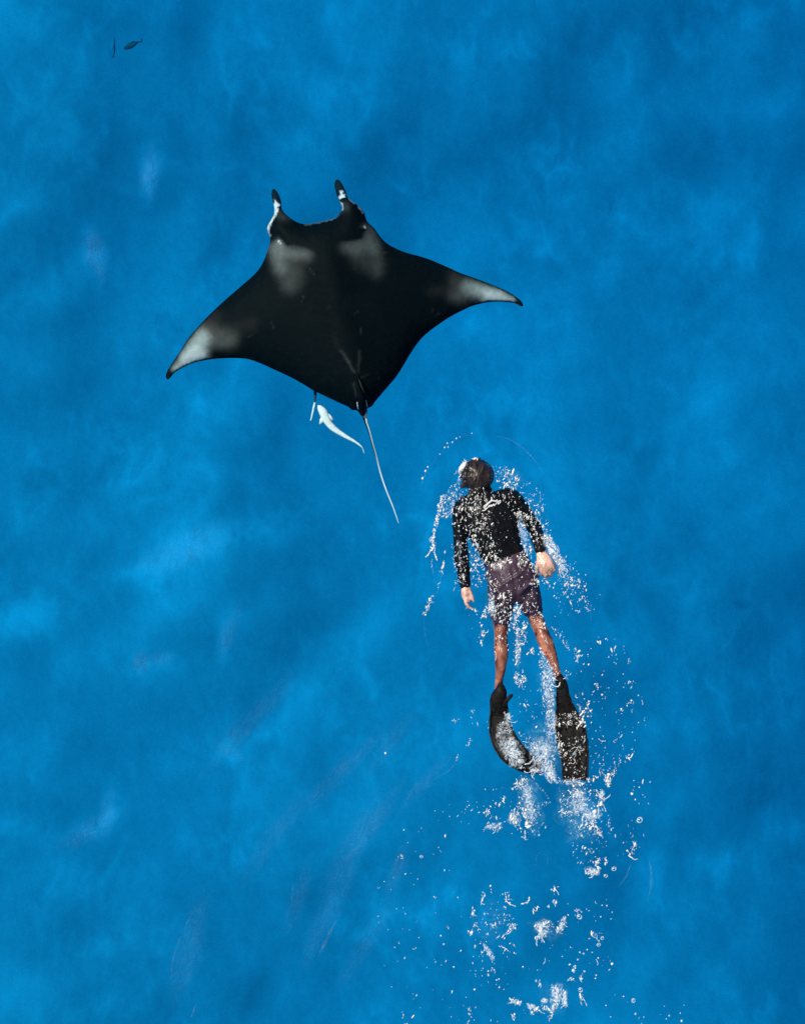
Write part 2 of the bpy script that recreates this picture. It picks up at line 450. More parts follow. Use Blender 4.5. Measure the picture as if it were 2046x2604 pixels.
for a, b_, r, so, cc, amt in [
    # left shoulder patch
    (z1(300, 1010), z1(440, 1330), 20, 15, GREY * .45, .85), (z1(420, 1010), z1(470, 1200), 26, 20, GREY * .35, .8),
    (z1(275, 950), z1(330, 1150), 13, 9, GREY * .95, .9), (z1(270, 925), z1(330, 960), 14, 7, GREY * 1.25, .95), (z1(300, 985), z1(600, 1010), 11, 7, GREY, .9),
    (z1(560, 1020), z1(640, 1050), 8, 7, GREY * .7, .7), (z1(480, 1085), z1(560, 1085), 7, 7, BROWN * .55, .8),
    # right shoulder patch
    (z1(1200, 1050), z1(1330, 1100), 24, 20, GREY * .28, .8), (z1(1360, 1000), z1(1370, 1200), 9, 9, GREY * .4, .8),
    (z1(1040, 940), z1(1200, 900), 13, 8, GREY * .55, .9), (z1(1120, 960), z1(1300, 860), 15, 8, GREY * .65, .9), (z1(1270, 720), z1(1340, 960), 9, 7, GREY * .65, .9), (z1(1300, 830), z1(1330, 930), 13, 8, GREY * .75, .9),
    # eyes
    (z1(310, 855), z1(322, 862), 2.5, 1.5, WHITE, .9), (z1(1222, 695), z1(1230, 705), 2.0, 1.5, WHITE, .7),
    # forehead mottles
    (z1(330, 565), z1(380, 595), 5, 5, GREY * .9, .8), (z1(1035, 465), z1(1030, 490), 6, 6, GREY * .7, .8),
    # left wing tip
    (z2(430, 640), z2(500, 560), 16, 16, BROWN * .5, .6), (z2(470, 740), z2(830, 640), 13, 14, BROWN * .5, .6), (z2(420, 690), z2(620, 770), 22, 14, BROWN * 1.3, .9), (z2(500, 800), z2(660, 760), 10, 9, GREY * .8, .6),
    (z2(370, 720), z2(230, 900), 13, 8, GREY * 2.4, .95), (z2(390, 760), z2(340, 880), 20, 9, GREY * 2.9, .9), (z2(410, 890), z2(150, 1020), 7, 5, WHITE, .9), (z2(330, 860), z2(230, 960), 12, 7, WHITE * .8, .85),
    # right wing tip
    (z3(640, 750), z3(860, 740), 10, 12, BROWN * .45, .7), (z3(880, 600), z3(960, 820), 16, 13, BROWN * .9, .85), (z3(860, 800), z3(1000, 780), 11, 8, GREY * .7, .7), (z3(1020, 690), z3(1150, 760), 16, 9, GREY * 1.7, .95),
    (z3(1130, 720), z3(1350, 770), 13, 7, GREY * 2.8, .95), (z3(1180, 800), z3(1470, 818), 6, 5, WHITE, .95), (z3(1200, 750), z3(1360, 790), 8, 6, WHITE * .8, .7)]:
    wgt, t = caps(pw, a, b_, r, so)
    paint(cc, wgt * amt)
for _ in range(9):
    c = .5 * c + .5 * c[nbi].mean(axis=1)
for a, b_, r, so, cc, amt in [
    # black forehead with a crisp lower edge over the shoulder patches
    (z1(360, 800), z1(420, 880), 9, 3, BLACK, 1), (z1(420, 870), z1(640, 895), 9, 4, BLACK, 1), (z1(640, 900), z1(760, 980), 10, 7, BLACK, .9),
    (z1(880, 860), z1(1040, 830), 10, 5, BLACK, 1), (z1(1030, 835), z1(1170, 790), 11, 4, BLACK, 1), (z1(1150, 790), z1(1215, 730), 8, 3, BLACK, 1),
    (z1(300, 870), z1(330, 950), 8, 6, GREY * 1.2, .6), (z1(310, 855), z1(322, 862), 2.5, 1.5, WHITE, .9), (z1(1222, 695), z1(1230, 705), 2.0, 1.5, WHITE, .7),
    # pale lines converging on the tail root
    (z4(610, 0), z4(700, 140), 3, 4, GREY * .30, .8), (z4(690, 120), z4(775, 260), 2.4, 3, GREY * .34, .8), (z4(835, 0), z4(820, 250), 2.5, 4, GREY * .24, .8), (z4(520, -190), z4(600, -20), 5, 8, GREY * .07, .7),
    (z4(765, 390), z4(800, 500), 3, 4, GREY * .3, .7)]:
    wgt, t = caps(pw, a, b_, r, so); paint(cc, wgt * amt)
# dark leading rim on the wings, paler mottling
rimd = np.clip(dd / 7.0, 0, 1)
rim_w = (np.abs(w_) > 250) * (1 - rimd)
tipd = np.minimum(np.linalg.norm(pts2 - [420, 957], axis=1), np.linalg.norm(pts2 - [1330, 776], axis=1))
paint(BLACK * 1.4, np.clip(rim_w * 1.1, 0, 1)); paint(BLACK * 1.6, np.clip((26 - tipd) / 10, 0, 1))
# thin white lip along the mouth and white cheeks showing from below
for a, b_, r in [((683, 592), (684, 580), 4.5), ((684, 580), (698, 556), 3.6), ((698, 556), (706, 538), 4), ((684, 596), (687, 606), 1.6),
                 ((913, 530), (924, 543), 1.8), ((871, 538), (870, 524), 2.2), ((888, 511), (902, 521), 1.2)]:
    wgt, t = caps(pts2, a, b_, r, 1.6); paint(WHITE * .95, wgt)
for a, b_, r in [((776, 576), (800, 574), .6), ((800, 574), (830, 567), .9), ((830, 567), (852, 560), 1.0), ((852, 560), (864, 548), .6)]:
    wgt, t = caps(pts2, a, b_, r, 1.6); paint(np.array([.22, .30, .34]), wgt * .8)
# faint old scars and a slight unevenness of tone on the back
sr = random.Random(3)
for _ in range(26):
    x_, y_, an_, ln_ = sr.uniform(560, 1120), sr.uniform(640, 980), sr.uniform(0, 3.14), sr.uniform(4, 26)
    wgt, t = caps(pts2, (x_, y_), (x_ + ln_ * math.cos(an_), y_ + ln_ * math.sin(an_)), .9, 2.2); paint(GREY * sr.uniform(.10, .35), wgt * .7)
tn_ = np.array([mnoise.fractal(Vector((p[0] * .012, p[1] * .012, 3)), 1.0, 2.0, 4) for p in pts2])
c = c + np.clip(tn_, 0, 1)[:, None] * np.array([.0010, .0013, .0014])
ctop = c
V, F, PIG = [], [], []
for i, p in enumerate(pts2):
    V.append(P(p[0], p[1], MZ) + Vector((0, 0, arch[i] + (top[i] if i >= NB else 0)))); PIG.append(ctop[i])
bi = {}
for i in range(NB, len(pts2)):
    bi[i] = len(V)
    p = pts2[i]
    V.append(P(p[0], p[1], MZ) + Vector((0, 0, arch[i] - bot[i]))); PIG.append(WHITE)
for i in range(NB): bi[i] = i
ff = [f for f in ff if len(f) == 3]
keep = inside(pts2[np.array(ff)].mean(axis=1), ring)
for f, ok in zip(ff, keep):
    if not ok: continue
    a_, b_, c_ = [pts2[k] for k in f[:3]]
    ccw = (b_[0] - a_[0]) * (c_[1] - a_[1]) - (b_[1] - a_[1]) * (c_[0] - a_[0])
    ft = tuple(f) if ccw < 0 else tuple(reversed(f))       # image y points down
    F.append(ft); F.append(tuple(bi[k] for k in reversed(ft)))
mm = mesh(V, F)
att = mm.attributes.new('pigment', 'FLOAT_COLOR', 'POINT')
att.data.foreach_set('color', np.c_[np.array(PIG), np.ones(len(PIG))].astype(np.float32).ravel())
manta = empty('manta_ray', P(860, 800, MZ))
tag(manta, 'large black manta ray with pale shoulder patches and white wing tips, gliding underwater', 'manta ray')
link('body', mm, M_MANTA, manta)

def mz(px, py, dz=0.0):
    return P(px, py, MZ) + Vector((0, 0, dz))
def tube_px(pts, n=5, seg=12):
    """pts: (px, py, z, half width px, half height px)"""
    return loft([(*P(p[0], p[1], p[2]), p[3] / S, p[4] / S) for p in pts], n, seg)
def lobe(pts, split, label):
    v, f = tube_px(pts, 8, 16)
    me = mesh(v, f)
    tip, base = np.array(pts[-1][:2]), np.array(pts[0][:2])
    L = np.linalg.norm(tip - base)
    def colr(co, no):
        k = (H - co.z) / H
        q = np.array([co.x / k * S + W_PX / 2, H_PX / 2 - co.y / k * S])
        t = np.dot(q - base, (tip - base) / L) / L
        s = np.cross(q - base, (tip - base) / L)
        t += .16 * mnoise.noise(Vector((q[0] * .12, q[1] * .12, 2))) + .10 * mnoise.noise(Vector((q[0] * .35, q[1] * .2, 5))) + abs(s + 1) * .035
        w = 1 if t < split else max(0, 1 - (t - split) / .12)
        return np.array([.62, .70, .74]) * w * 1.1 + np.array([.003, .012, .020]) * (1 - w)
    set_pigment(me, colr)
    o = link('cephalic_fin', me, M_MANTA, manta)
    o['label'] = label
lobe([(703, 548, MZ + .03, 7, 6), (706, 535, MZ + .05, 8.5, 7), (706, 520, MZ + .06, 10, 7), (702, 505, MZ + .06, 10.5, 6), (698, 492, MZ + .05, 8.5, 5), (696, 484, MZ + .045, 5, 4)], .60, 'dark tipped white cephalic fin beside the white cheek')
lobe([(876, 520, MZ + .03, 8, 6), (873, 508, MZ + .05, 11, 7), (868, 493, MZ + .06, 12.5, 7), (863, 479, MZ + .06, 11.5, 6), (859, 467, MZ + .05, 9.5, 5), (857.5, 460, MZ + .045, 5.5, 4)], .54, 'dark cephalic fin with a short white base')
bvh_manta = BVHTree.FromPolygons([v.co.copy() for v in mm.vertices], [tuple(p.vertices) for p in mm.polygons])
def back_z(px, py):
    q = P(px, py, MZ + .1)
    h = bvh_manta.ray_cast(Vector((q.x, q.y, 1)), Vector((0, 0, -1)))
    return h[0].z if h[0] is not None else MZ
# tail root, dorsal fin, whip tail
TZ = MZ + .06
v, f = tube_px([(903, 958, back_z(903, 958) - .005, 3, 3), (912, 990, back_z(912, 990), 7, 6), (919, 1020, back_z(919, 1020) + .002, 9.5, 7), (924, 1045, TZ + .03, 10, 8), (928, 1062, TZ, 6.5, 6), (931, 1076, TZ, 4.2, 4.2),
    (937, 1092, TZ, 3.2, 3.2), (947, 1129, TZ, 2.7, 2.7), (956, 1160, TZ - .01, 2.4, 2.4), (968.6, 1207, TZ - .02, 2.1, 2.1), (983, 1249, TZ - .03, 1.9, 1.9), (1000, 1291.5, TZ - .04, 1.6, 1.6), (1013, 1330, TZ - .05, .8, .8)], 8, 14)
me = mesh(v, f)
def tail_col(co, no):
    k = (H - co.z) / H
    px, py = co.x / k * S + W_PX / 2, H_PX / 2 - co.y / k * S
    if py < 1044: return BLACK * 1.2
    dark = (no.x > .1) * max(0, min(1, (1215 - py) / 60))  # side turned from the sun is painted dark
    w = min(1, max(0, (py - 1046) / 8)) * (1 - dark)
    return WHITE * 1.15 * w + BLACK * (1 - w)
set_pigment(me, tail_col)
link('tail', me, M_MANTA, manta)['label'] = 'thin whip tail, white, its right edge painted dark as shade'
v, f = tube_px([(908, 953, back_z(908, 953) + .004, 1.2, 3), (914, 968, back_z(914, 968) + .02, 1.7, 7), (920, 984, back_z(920, 984) + .025, 1.8, 8), (926, 997, back_z(926, 997) + .012, 1.2, 4)], 6, 10)
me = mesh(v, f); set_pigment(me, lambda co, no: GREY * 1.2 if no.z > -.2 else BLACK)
link('dorsal_fin', me, M_MANTA, manta)
for a, b_, wd in [((908, 1024), (911, 1040), 2.0), ((930.5, 1019), (933.5, 1035), 1.4)]:
    v, f = tube_px([(a[0], a[1], back_z(*a) + .004, wd * .6, 3), ((a[0] + b_[0]) / 2, (a[1] + b_[1]) / 2, back_z((a[0] + b_[0]) / 2, (a[1] + b_[1]) / 2) + .006, wd, 3), (b_[0], b_[1], max(back_z(*b_), TZ + .04) + .003, wd * .6, 2)], 5, 8)
    me = mesh(v, f); set_pigment(me, lambda co, no: WHITE)
    link('pelvic_fin', me, M_MANTA, manta)

# ------------------------------------------------------------------ remoras
def remora(name, label, rows, fins, colfn, tailfin):
    e = empty(name, P(*rows[0][:3])); tag(e, label, 'fish')
    v, f = tube_px(rows, 7, 14)
    me = mesh(v, f); set_pigment(me, colfn); link('body', me, M_REMORA, e)
    for nm, poly, z, th in fins + tailfin:
        n0 = len(poly)
        ctr = np.mean(np.array(poly), axis=0)
        V = [P(a, b_, z + th) for a, b_ in poly] + [P(a, b_, z - th) for a, b_ in poly] + [P(ctr[0], ctr[1], z + th * 2.5), P(ctr[0], ctr[1], z - th * 2.5)]
        F = []
        for i in range(n0):
            j = (i + 1) % n0
            F += [(i, j, n0 + j, n0 + i), (j, i, 2 * n0), (n0 + i, n0 + j, 2 * n0 + 1)]
        me = mesh(V, F)
        bm = bmesh.new(); bm.from_mesh(me); bmesh.ops.recalc_face_normals(bm, faces=bm.faces); bm.to_mesh(me); bm.free()
        set_pigment(me, colfn); link(nm, me, M_REMORA, e)
    return e
RZ = MZ - .02
rr = [(322, 618, 4), (345, 645, 34), (385, 700, 54), (410, 755, 52), (448, 828, 44), (500, 885, 40), (560, 932, 33), (650, 988, 25), (760, 1050, 15), (830, 1100, 9), (858, 1128, 3)]
def rem_col(co, no):
    k = (H - co.z) / H
    q = (co.x / k * S + W_PX / 2, H_PX / 2 - co.y / k * S)
    zx, zy = (q[0] - 740) * 4.725, (q[1] - 900) * 4.725
    d = abs((zy - 930) - (zx - 590) * .62)          # a thin dark line along the rear flank
    if 560 < zx < 700 and d < 5 and no.z > .3: return np.array([.30, .36, .36])
    return np.array([.74, .77, .73])
remora('remora', 'white remora fish with spread fins swimming just behind the manta ray',
       [(*z4(a, b_), RZ, w / 4.725, w * .7 / 4.725) for a, b_, w in rr],
       [('pectoral_fin', [z4(370, 735), z4(344, 790), z4(338, 845), z4(370, 834), z4(415, 795)], RZ, .003),
        ('pectoral_fin', [z4(430, 700), z4(474, 735), z4(513, 785), z4(496, 802), z4(440, 785)], RZ, .003)],
       rem_col, [('tail_fin', [z4(852, 1118), z4(872, 1158), z4(884, 1194), z4(874, 1194), z4(860, 1150)], RZ, .002)])
def rem2(co, no):
    k = (H - co.z) / H
    py = H_PX / 2 - co.y / k * S
    w = min(1, max(0, (py - 1022) / 3))
    return np.array([.74, .78, .76]) * w + np.array([.020, .055, .075]) * (1 - w)
remora('remora', 'slim dark remora with a white tail half hidden under the rear edge of the manta',
       [(*z4(a, b_), MZ - .14, w / 4.725, w * .8 / 4.725) for a, b_, w in [(300, 250, 6), (303, 300, 24), (298, 370, 26), (292, 440, 22), (289, 510, 17), (286, 575, 12), (274, 640, 14), (258, 710, 11), (243, 775, 8), (237, 797, 8)]],
       [('pectoral_fin', [z4(275, 330), z4(250, 370), z4(262, 400), z4(285, 370)], MZ - .14, .003)], rem2,
       [('tail_fin', [z4(244, 770), z4(226, 796), z4(236, 802), z4(248, 796)], MZ - .14, .002)])

# ------------------------------------------------------------------ two small fish deeper down
def z8(x, y): return (240 + x / 9.49, 60 + y / 9.49)
def small_fish(label, rows, fins, z):
    e = empty('reef_fish', P(*z8(*rows[0][:2]), z)); tag(e, label, 'fish', 'small dark fish deep below')
    k = (H - z) / H
    v, f = loft([(*P(*z8(a, b_), z), w / 9.49 / S * k, h / 9.49 / S * k) for a, b_, w, h in rows], 6, 14)
    link('body', mesh(v, f), M_FISH, e)
    for nm, poly, th in fins:
        n0 = len(poly)
        V = [P(*z8(*p), z + th) for p in poly] + [P(*z8(*p), z - th) for p in poly]
        F = [tuple(range(n0)), tuple(reversed(range(n0, 2 * n0)))] + [(i, n0 + i, n0 + (i + 1) % n0, (i + 1) % n0) for i in range(n0)]
        me = mesh(V, F)
        bm = bmesh.new(); bm.from_mesh(me); bmesh.ops.recalc_face_normals(bm, faces=bm.faces); bm.to_mesh(me); bm.free()
        link(nm, me, M_FISH, e, smooth=False)
small_fish('dark oval fish lying slantwise with its forked tail up, above the manta',
           [(718, 604, 10, 10), (760, 585, 44, 26), (850, 540, 74, 36), (930, 502, 68, 32), (1010, 466, 42, 20), (1065, 445, 14, 10), (1085, 437, 12, 8)],
           [('tail_fin', [(1080, 445), (1130, 395), (1150, 345), (1158, 400), (1175, 435), (1120, 460), (1085, 448)], .006), ('dorsal_fin', [(830, 470), (900, 430), (1000, 425), (1040, 440), (950, 470)], .005)], -3.6)
small_fish('thin dark fish seen edge on, pointing straight up beside the oval fish',
           [(490, 345, 5, 8), (489, 400, 12, 16), (487, 480, 15, 22), (484, 560, 22, 28), (490, 640, 20, 28), (484, 700, 15, 22), (466, 750, 14, 16), (458, 790, 12, 10)],
           [('tail_fin', [(452, 770), (470, 770), (512, 812), (505, 830), (462, 806), (432, 850), (420, 838)], .006), ('pectoral_fin', [(476, 545), (445, 580), (440, 600), (474, 590)], .004)], -3.6)

# ------------------------------------------------------------------ the swimmer
def tp(rows, n=5, seg=16):
    return tube_px(rows, n, seg)
person = empty('person', P(1270, 1450, 0))
tag(person, 'snorkeller in black long-sleeved top, plum shorts and long black fins swimming face down', 'person')
HEAD = (1215, 1209)
body_parts = []
# head, neck (face down, looking ahead to the upper left)
hc = P(*HEAD, -.02)
body_parts.append(ellipsoid(hc, .082, .088, .105, 28, 18))
fdir = Vector((-.42, .91, 0)).normalized()
body_parts.append(ellipsoid(hc + fdir * .022 + Vector((0, 0, -.085)), .062, .068, .075, 22, 14))     # jaw and cheeks
body_parts.append(ellipsoid(hc + fdir * .080 + Vector((0, 0, -.115)), .014, .026, .020, 12, 8))      # nose
body_parts.append(ellipsoid(hc + fdir * .070 + Vector((0, 0, -.145)), .026, .012, .008, 12, 8, math.atan2(fdir.y, fdir.x) - math.pi / 2))  # lips
for sgn in (-1, 1):
    sd = Vector((-fdir.y, fdir.x, 0)) * sgn
    body_parts.append(ellipsoid(hc + sd * .074 + Vector((0, 0, -.065)), .012, .022, .03, 12, 8))      # ears
body_parts.append(tp([(1213, 1222, -.05, 25, 26), (1218, 1250, -.06, 25, 25), (1228, 1280, -.07, 34, 28)]))
# torso
TORSO = [(1222, 1262, -.075, 34, 30), (1230, 1282, -.08, 62, 38), (1241, 1310, -.085, 68, 42), (1256, 1350, -.085, 62, 42), (1270, 1390, -.085, 53, 38), (1284, 1425, -.085, 50, 36), (1295, 1452, -.08, 57, 40), (1304, 1482, -.09, 58, 42), (1308, 1500, -.10, 48, 36)]
body_parts.append(tp(TORSO, 5, 24))
ARM_L = [(1188, 1284, -.085, 25, 26), (1176, 1300, -.09, 23, 24), (1170, 1335, -.10, 18, 19), (1170, 1375, -.11, 15.5, 17), (1173, 1415, -.09, 16, 16), (1179, 1460, -.06, 13, 12), (1183, 1492, -.045, 10.5, 8.5)]
ARM_R = [(1280, 1268, -.075, 25, 25), (1302, 1272, -.08, 23, 24), (1325, 1296, -.09, 18, 19), (1346, 1326, -.10, 16, 17), (1359, 1345, -.095, 15.5, 16), (1367, 1372, -.04, 15, 15), (1374, 1400, .02, 11.5, 9)]
body_parts.append(tp(ARM_L)); body_parts.append(tp(ARM_R))
# left hand: thumb side up, fingers curling to the right
body_parts.append(tp([(1183, 1490, -.045, 10, 9), (1185, 1503, -.04, 13, 10), (1187, 1516, -.04, 13.5, 10), (1188, 1524, -.045, 11, 10)], 5, 14))
for k, dz in enumerate((.012, -.008, -.028, -.046)):
    q = k * 1.6
    body_parts.append(tp([(1183 - q * .4, 1520, -.04 + dz, 4.0, 4.0), (1183 - q * .3, 1531 - q, -.04 + dz, 3.8, 3.8), (1189 - q * .3, 1541 - q, -.042 + dz, 3.5, 3.5), (1196 - q, 1546.5 - q, -.045 + dz, 3.2, 3.2), (1202 - q, 1549 - q * 1.3, -.05 + dz, 2.7, 2.7)], 4, 10))
body_parts.append(tp([(1192, 1502, -.03, 5, 5), (1197, 1512, -.025, 4.6, 4.6), (1200, 1521, -.025, 4.2, 4.2), (1204, 1529, -.03, 3.2, 3.2)], 4, 10))
# right hand: back of the hand up, fingers bent down
body_parts.append(tp([(1374, 1400, .02, 11, 9), (1378, 1414, .03, 16, 9.5), (1384, 1430, .045, 20, 10), (1389, 1444, .05, 20.5, 9.5), (1391, 1452, .047, 18.5, 8)], 5, 18))
for k, (ox, oy, L) in enumerate(((1376.5, 1449, .94), (1386, 1453, 1.06), (1396, 1451, 1.0), (1405, 1443, .84))):
    dx, dy = (.12, 1.0) if k < 2 else (.22, .97)
    rws = []
    for s_, z, r in ((-8, .046, 5.2), (1, .05, 5.3), (8, .045, 4.9), (13, .025, 4.5), (14.5, .000, 4.1), (11.5, -.020, 3.4)):
        rws.append((ox + dx * s_ * L, oy + dy * s_ * L, z, r, r))
    body_parts.append(tp(rws, 4, 10))
body_parts.append(tp([(1372, 1420, .03, 6, 6), (1367, 1434, .03, 5.6, 5.6), (1364.5, 1447, .025, 5.2, 5.2), (1367, 1459, .015, 4.4, 4.4)], 4, 10))
# legs
LEG_L = [(1275, 1478, -.10, 31, 34), (1274, 1520, -.13, 28, 31), (1273, 1560, -.155, 23, 25), (1273, 1590, -.17, 19.5, 21), (1273, 1612, -.18, 17.5, 19), (1273.5, 1640, -.175, 18.5, 20), (1274, 1668, -.17, 18, 19), (1272, 1700, -.17, 13.5, 14), (1268.5, 1732, -.175, 10, 11), (1267, 1755, -.19, 11, 12), (1268, 1785, -.215, 13, 10), (1270, 1815, -.235, 12, 6)]
LEG_R = [(1331, 1472, -.10, 31, 34), (1341, 1510, -.12, 27, 30), (1352, 1545, -.135, 22, 24), (1363, 1575, -.14, 19.5, 20), (1372, 1598, -.14, 18, 19), (1383, 1625, -.12, 19.5, 20), (1393, 1648, -.105, 18.5, 19), (1404, 1676, -.09, 13.5, 14), (1414, 1704, -.085, 9.5, 10.5), (1420, 1724, -.085, 10.5, 12), (1427, 1750, -.09, 13, 10), (1431, 1780, -.10, 11, 6)]
body_parts.append(tp(LEG_L, 5, 18)); body_parts.append(tp(LEG_R, 5, 18))
bme = fuse(body_parts, .0045, 2)
def muscle(co, no):
    px = co.x * S + W_PX / 2; py = H_PX / 2 - co.y * S
    if 1340 < px < 1425 and 1396 < py < 1480: return -.004 * max(0, 1 - abs(mnoise.noise(co * 52)) * 6)
    return .003 * mnoise.noise(co * 24) + .0015 * mnoise.noise(co * 60)
displace(bme, muscle)
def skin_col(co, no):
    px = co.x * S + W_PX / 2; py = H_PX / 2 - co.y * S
    hand = 1.0 if ((1340 < px < 1425 and 1396 < py < 1480 and co.z > -.04) or (px < 1215 and 1488 < py < 1560)) else 0.0  # hands painted paler, as lit by the sun above water
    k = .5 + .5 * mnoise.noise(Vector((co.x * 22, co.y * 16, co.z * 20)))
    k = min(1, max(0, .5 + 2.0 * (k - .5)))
    leg = np.array([.12, .034, .018]) * (1 - k) + np.array([.54, .185, .100]) * k  # blotches painted in for light broken up by the water
    crease_shade = max(0, 1 - abs(mnoise.noise(co * 52)) * 7) * .5  # shade in the hand's creases, put into the colour
    return leg * (1 - hand) + hand * np.array([.74, .42, .30]) * (1 - crease_shade)
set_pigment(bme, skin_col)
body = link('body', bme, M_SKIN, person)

def grow(rows, g, gz=None, cut=None):
    r = rows[:cut] if cut else rows
    return [(a, b_, z, w + g, h + (gz if gz is not None else g)) for a, b_, z, w, h in r]
# rash guard
sh = [tp(grow(TORSO[:7], 3.4), 5, 24), tp(grow(ARM_L, 2.6), 5, 16), tp(grow(ARM_R, 2.6), 5, 16),
      tp([(1217, 1243, -.058, 27, 26), (1222, 1256, -.065, 33, 28), (1230, 1280, -.075, 42, 33)], 5, 20)]
sme = fuse(sh, .006, 2)
def rash(co, no):
    a = mnoise.noise(Vector((co.x * 30 + co.y * 12, co.y * 10 - co.x * 8, co.z * 10)))
    b_ = mnoise.noise(Vector((co.x * 55, co.y * 40, co.z * 30 + 5)))
    return .007 * abs(a) + .0035 * b_
displace(sme, rash)
# slanted hem: trim what lies beyond the waist line
bm = bmesh.new(); bm.from_mesh(sme)
h0, h1 = P(1243, 1449, -.03), P(1326, 1404, -.03)
hn = Vector((h1.y - h0.y, -(h1.x - h0.x), 0)).normalized()
if hn.y > 0: hn = -hn
sel = [f_ for f_ in bm.faces if (f_.calc_center_median() - h0).dot(hn) > .028 * 0 + .0 and P(1210, 0).x < f_.calc_center_median().x < P(1345, 0).x]
bmesh.ops.delete(bm, geom=sel, context='FACES'); bm.to_mesh(sme); bm.free()
shirt = link('rash_guard', sme, M_LYCRA, person)

# shorts
SH_T = [(1283, 1420, -.085, 53, 40), (1294, 1450, -.08, 60.5, 44), (1304, 1482, -.085, 61, 47), (1308, 1502, -.10, 50, 40)]
sp = [tp(SH_T, 5, 28), tp(grow(LEG_L[:4], 6.0, 5)[:3] + [(1274, 1572, -.16, 25.5, 27)], 5, 20), tp(grow(LEG_R[:3], 5.5, 5) + [(1355, 1551, -.137, 25, 27)], 5, 20),
      tp([(1272, 1462, -.055, 26, 26), (1277, 1485, -.06, 31, 31), (1278, 1505, -.08, 26, 26)], 5, 20), tp([(1322, 1446, -.055, 26, 26), (1331, 1470, -.06, 31, 31), (1336, 1490, -.08, 26, 26)], 5, 20)]
shm = fuse(sp, .006, 3)
def folds(co, no):
    px = co.x * S + W_PX / 2; py = H_PX / 2 - co.y * S
    # curved folds sweeping down from the seat, plus crumple on the legs
    ph = (px - 1255) * .10 + (py - 1440) * .115 + 1.6 * mnoise.noise(Vector((px * .02, py * .02, 3)))
    fold = max(0, math.sin(ph)) ** 5 * max(0, min(1, (py - 1440) / 25)) * max(0, min(1, (1520 - py) / 30))
    cr_ = abs(mnoise.noise(Vector((co.x * 40, co.y * 28, co.z * 20))))
    lx = px - (1300 + (py - 1445) * .19)
    seam = -.010 * math.exp(-(lx / 5) ** 2) * max(0, min(1, (py - 1440) / 30))
    return seam + .012 * fold + .006 * cr_ * max(.2, min(1, (py - 1480) / 40)) + .002 * mnoise.noise(co * 70)
displace(shm, folds)
bm = bmesh.new(); bm.from_mesh(shm)
o0 = P(1243, 1440, -.03)
sel = [f_ for f_ in bm.faces if (f_.calc_center_median() - o0).dot(hn) < -.008]
bmesh.ops.delete(bm, geom=sel, context='FACES'); bm.to_mesh(shm); bm.free()
shorts = link('shorts', shm, M_SHORTS, person)

# hair: cap of thick wet hair with a tail of strands to the lower left
hp = [ellipsoid(hc + Vector((0, -.004, .012)), .096, .096, .104, 30, 18),
      tp([(1204, 1196, .03, 28, 20), (1194, 1212, .01, 22, 16), (1185, 1226, -.01, 15, 12), (1174, 1235, -.02, 6, 6)], 5, 14),
      tp([(1215, 1210, .02, 36, 26), (1212, 1228, -.005, 33, 24), (1208, 1240, -.02, 24, 18)], 5, 16),
      tp([(1212, 1178, .0, 14, 12), (1200, 1180, -.02, 12, 10)], 4, 12)]
hm = fuse(hp, .005, 2)
bm = bmesh.new(); bm.from_mesh(hm)
hcut = hc + Vector((0, 0, -.045))
sel = [f_ for f_ in bm.faces if f_.calc_center_median().z < hcut.z]
bmesh.ops.delete(bm, geom=sel, context='FACES'); bm.to_mesh(hm); bm.free()
def locks(co, no):
    r_ = (co - hc); an = math.atan2(r_.y, r_.x)
    d_ = Vector((r_.x, r_.y)).length
    s_ = mnoise.noise(Vector((an * 6.0, d_ * 12, co.z * 8))) + .6 * mnoise.noise(Vector((an * 15, d_ * 16, 4)))
    return .008 * s_ * min(1, d_ / .03) + .004 * mnoise.noise(co * 22)
displace(hm, locks)
link('hair', hm, M_HAIR, person)

# dive mask, strap and snorkel
mk = empty('dive_mask', Vector((0, 0, 0)))
bpy.data.objects.remove(mk)
fc = hc + fdir * .062 + Vector((0, 0, -.085))
rot_f = math.atan2(fdir.y, fdir.x) - math.pi / 2
v, f = ellipsoid(fc, .082, .040, .045, 24, 12, rot_f)
mask = link('dive_mask', mesh(v, f), M_MASK, person)
v, f = ellipsoid(fc + fdir * .032, .066, .016, .034, 22, 10, rot_f)
link('lens', mesh(v, f), M_LENS, mask)
sv = []
for k in range(33):
    an = 2 * math.pi * k / 32
    sv.append((hc.x + .0985 * math.cos(an), hc.y + .0985 * math.sin(an), -.03 - .015 * math.sin(an), .004, .011))
v, f = loft(sv, 2, 8)
link('strap', mesh(v, f), M_MASK, mask)
hb = BVHTree.FromPolygons([v.co.copy() for v in hm.vertices], [tuple(p.vertices) for p in hm.polygons])
rows = []
for a, b_ in cr([(1196, 1173), (1190, 1184), (1186, 1200), (1184, 1218), (1186, 1236)], 5):
    q = P(a, b_, .04); hit = hb.ray_cast(Vector((q.x, q.y, 1)), Vector((0, 0, -1)))
    rows.append((q.x, q.y, (hit[0].z if hit[0] is not None else -.03) + .002, 5.5 / S, .003))
v, f = loft(rows, 2, 10)
link('strap', mesh(v, f), M_MASK, mask)
v, f = tp([(1170, 1204, -.03, 4.2, 4.2), (1171, 1197, .01, 6.5, 6), (1175, 1190, .03, 7.5, 7), (1180, 1183, .035, 7.0, 6.5), (1184, 1177, .02, 4.0, 5)], 6, 14)
me = mesh(v, f); displace(me, lambda co, no: .005 * mnoise.noise(co * 70))
sn = link('snorkel', me, M_WHITE, person)
v, f = tp([(1170, 1205, -.03, 4, 4), (1173, 1212, -.06, 4, 4), (1176, 1209, -.11, 4, 4), (1186, 1196, -.15, 4, 4), (1194, 1186, -.15, 4, 4)], 6, 10)
link('mouthpiece_tube', mesh(v, f), M_MASK, sn)
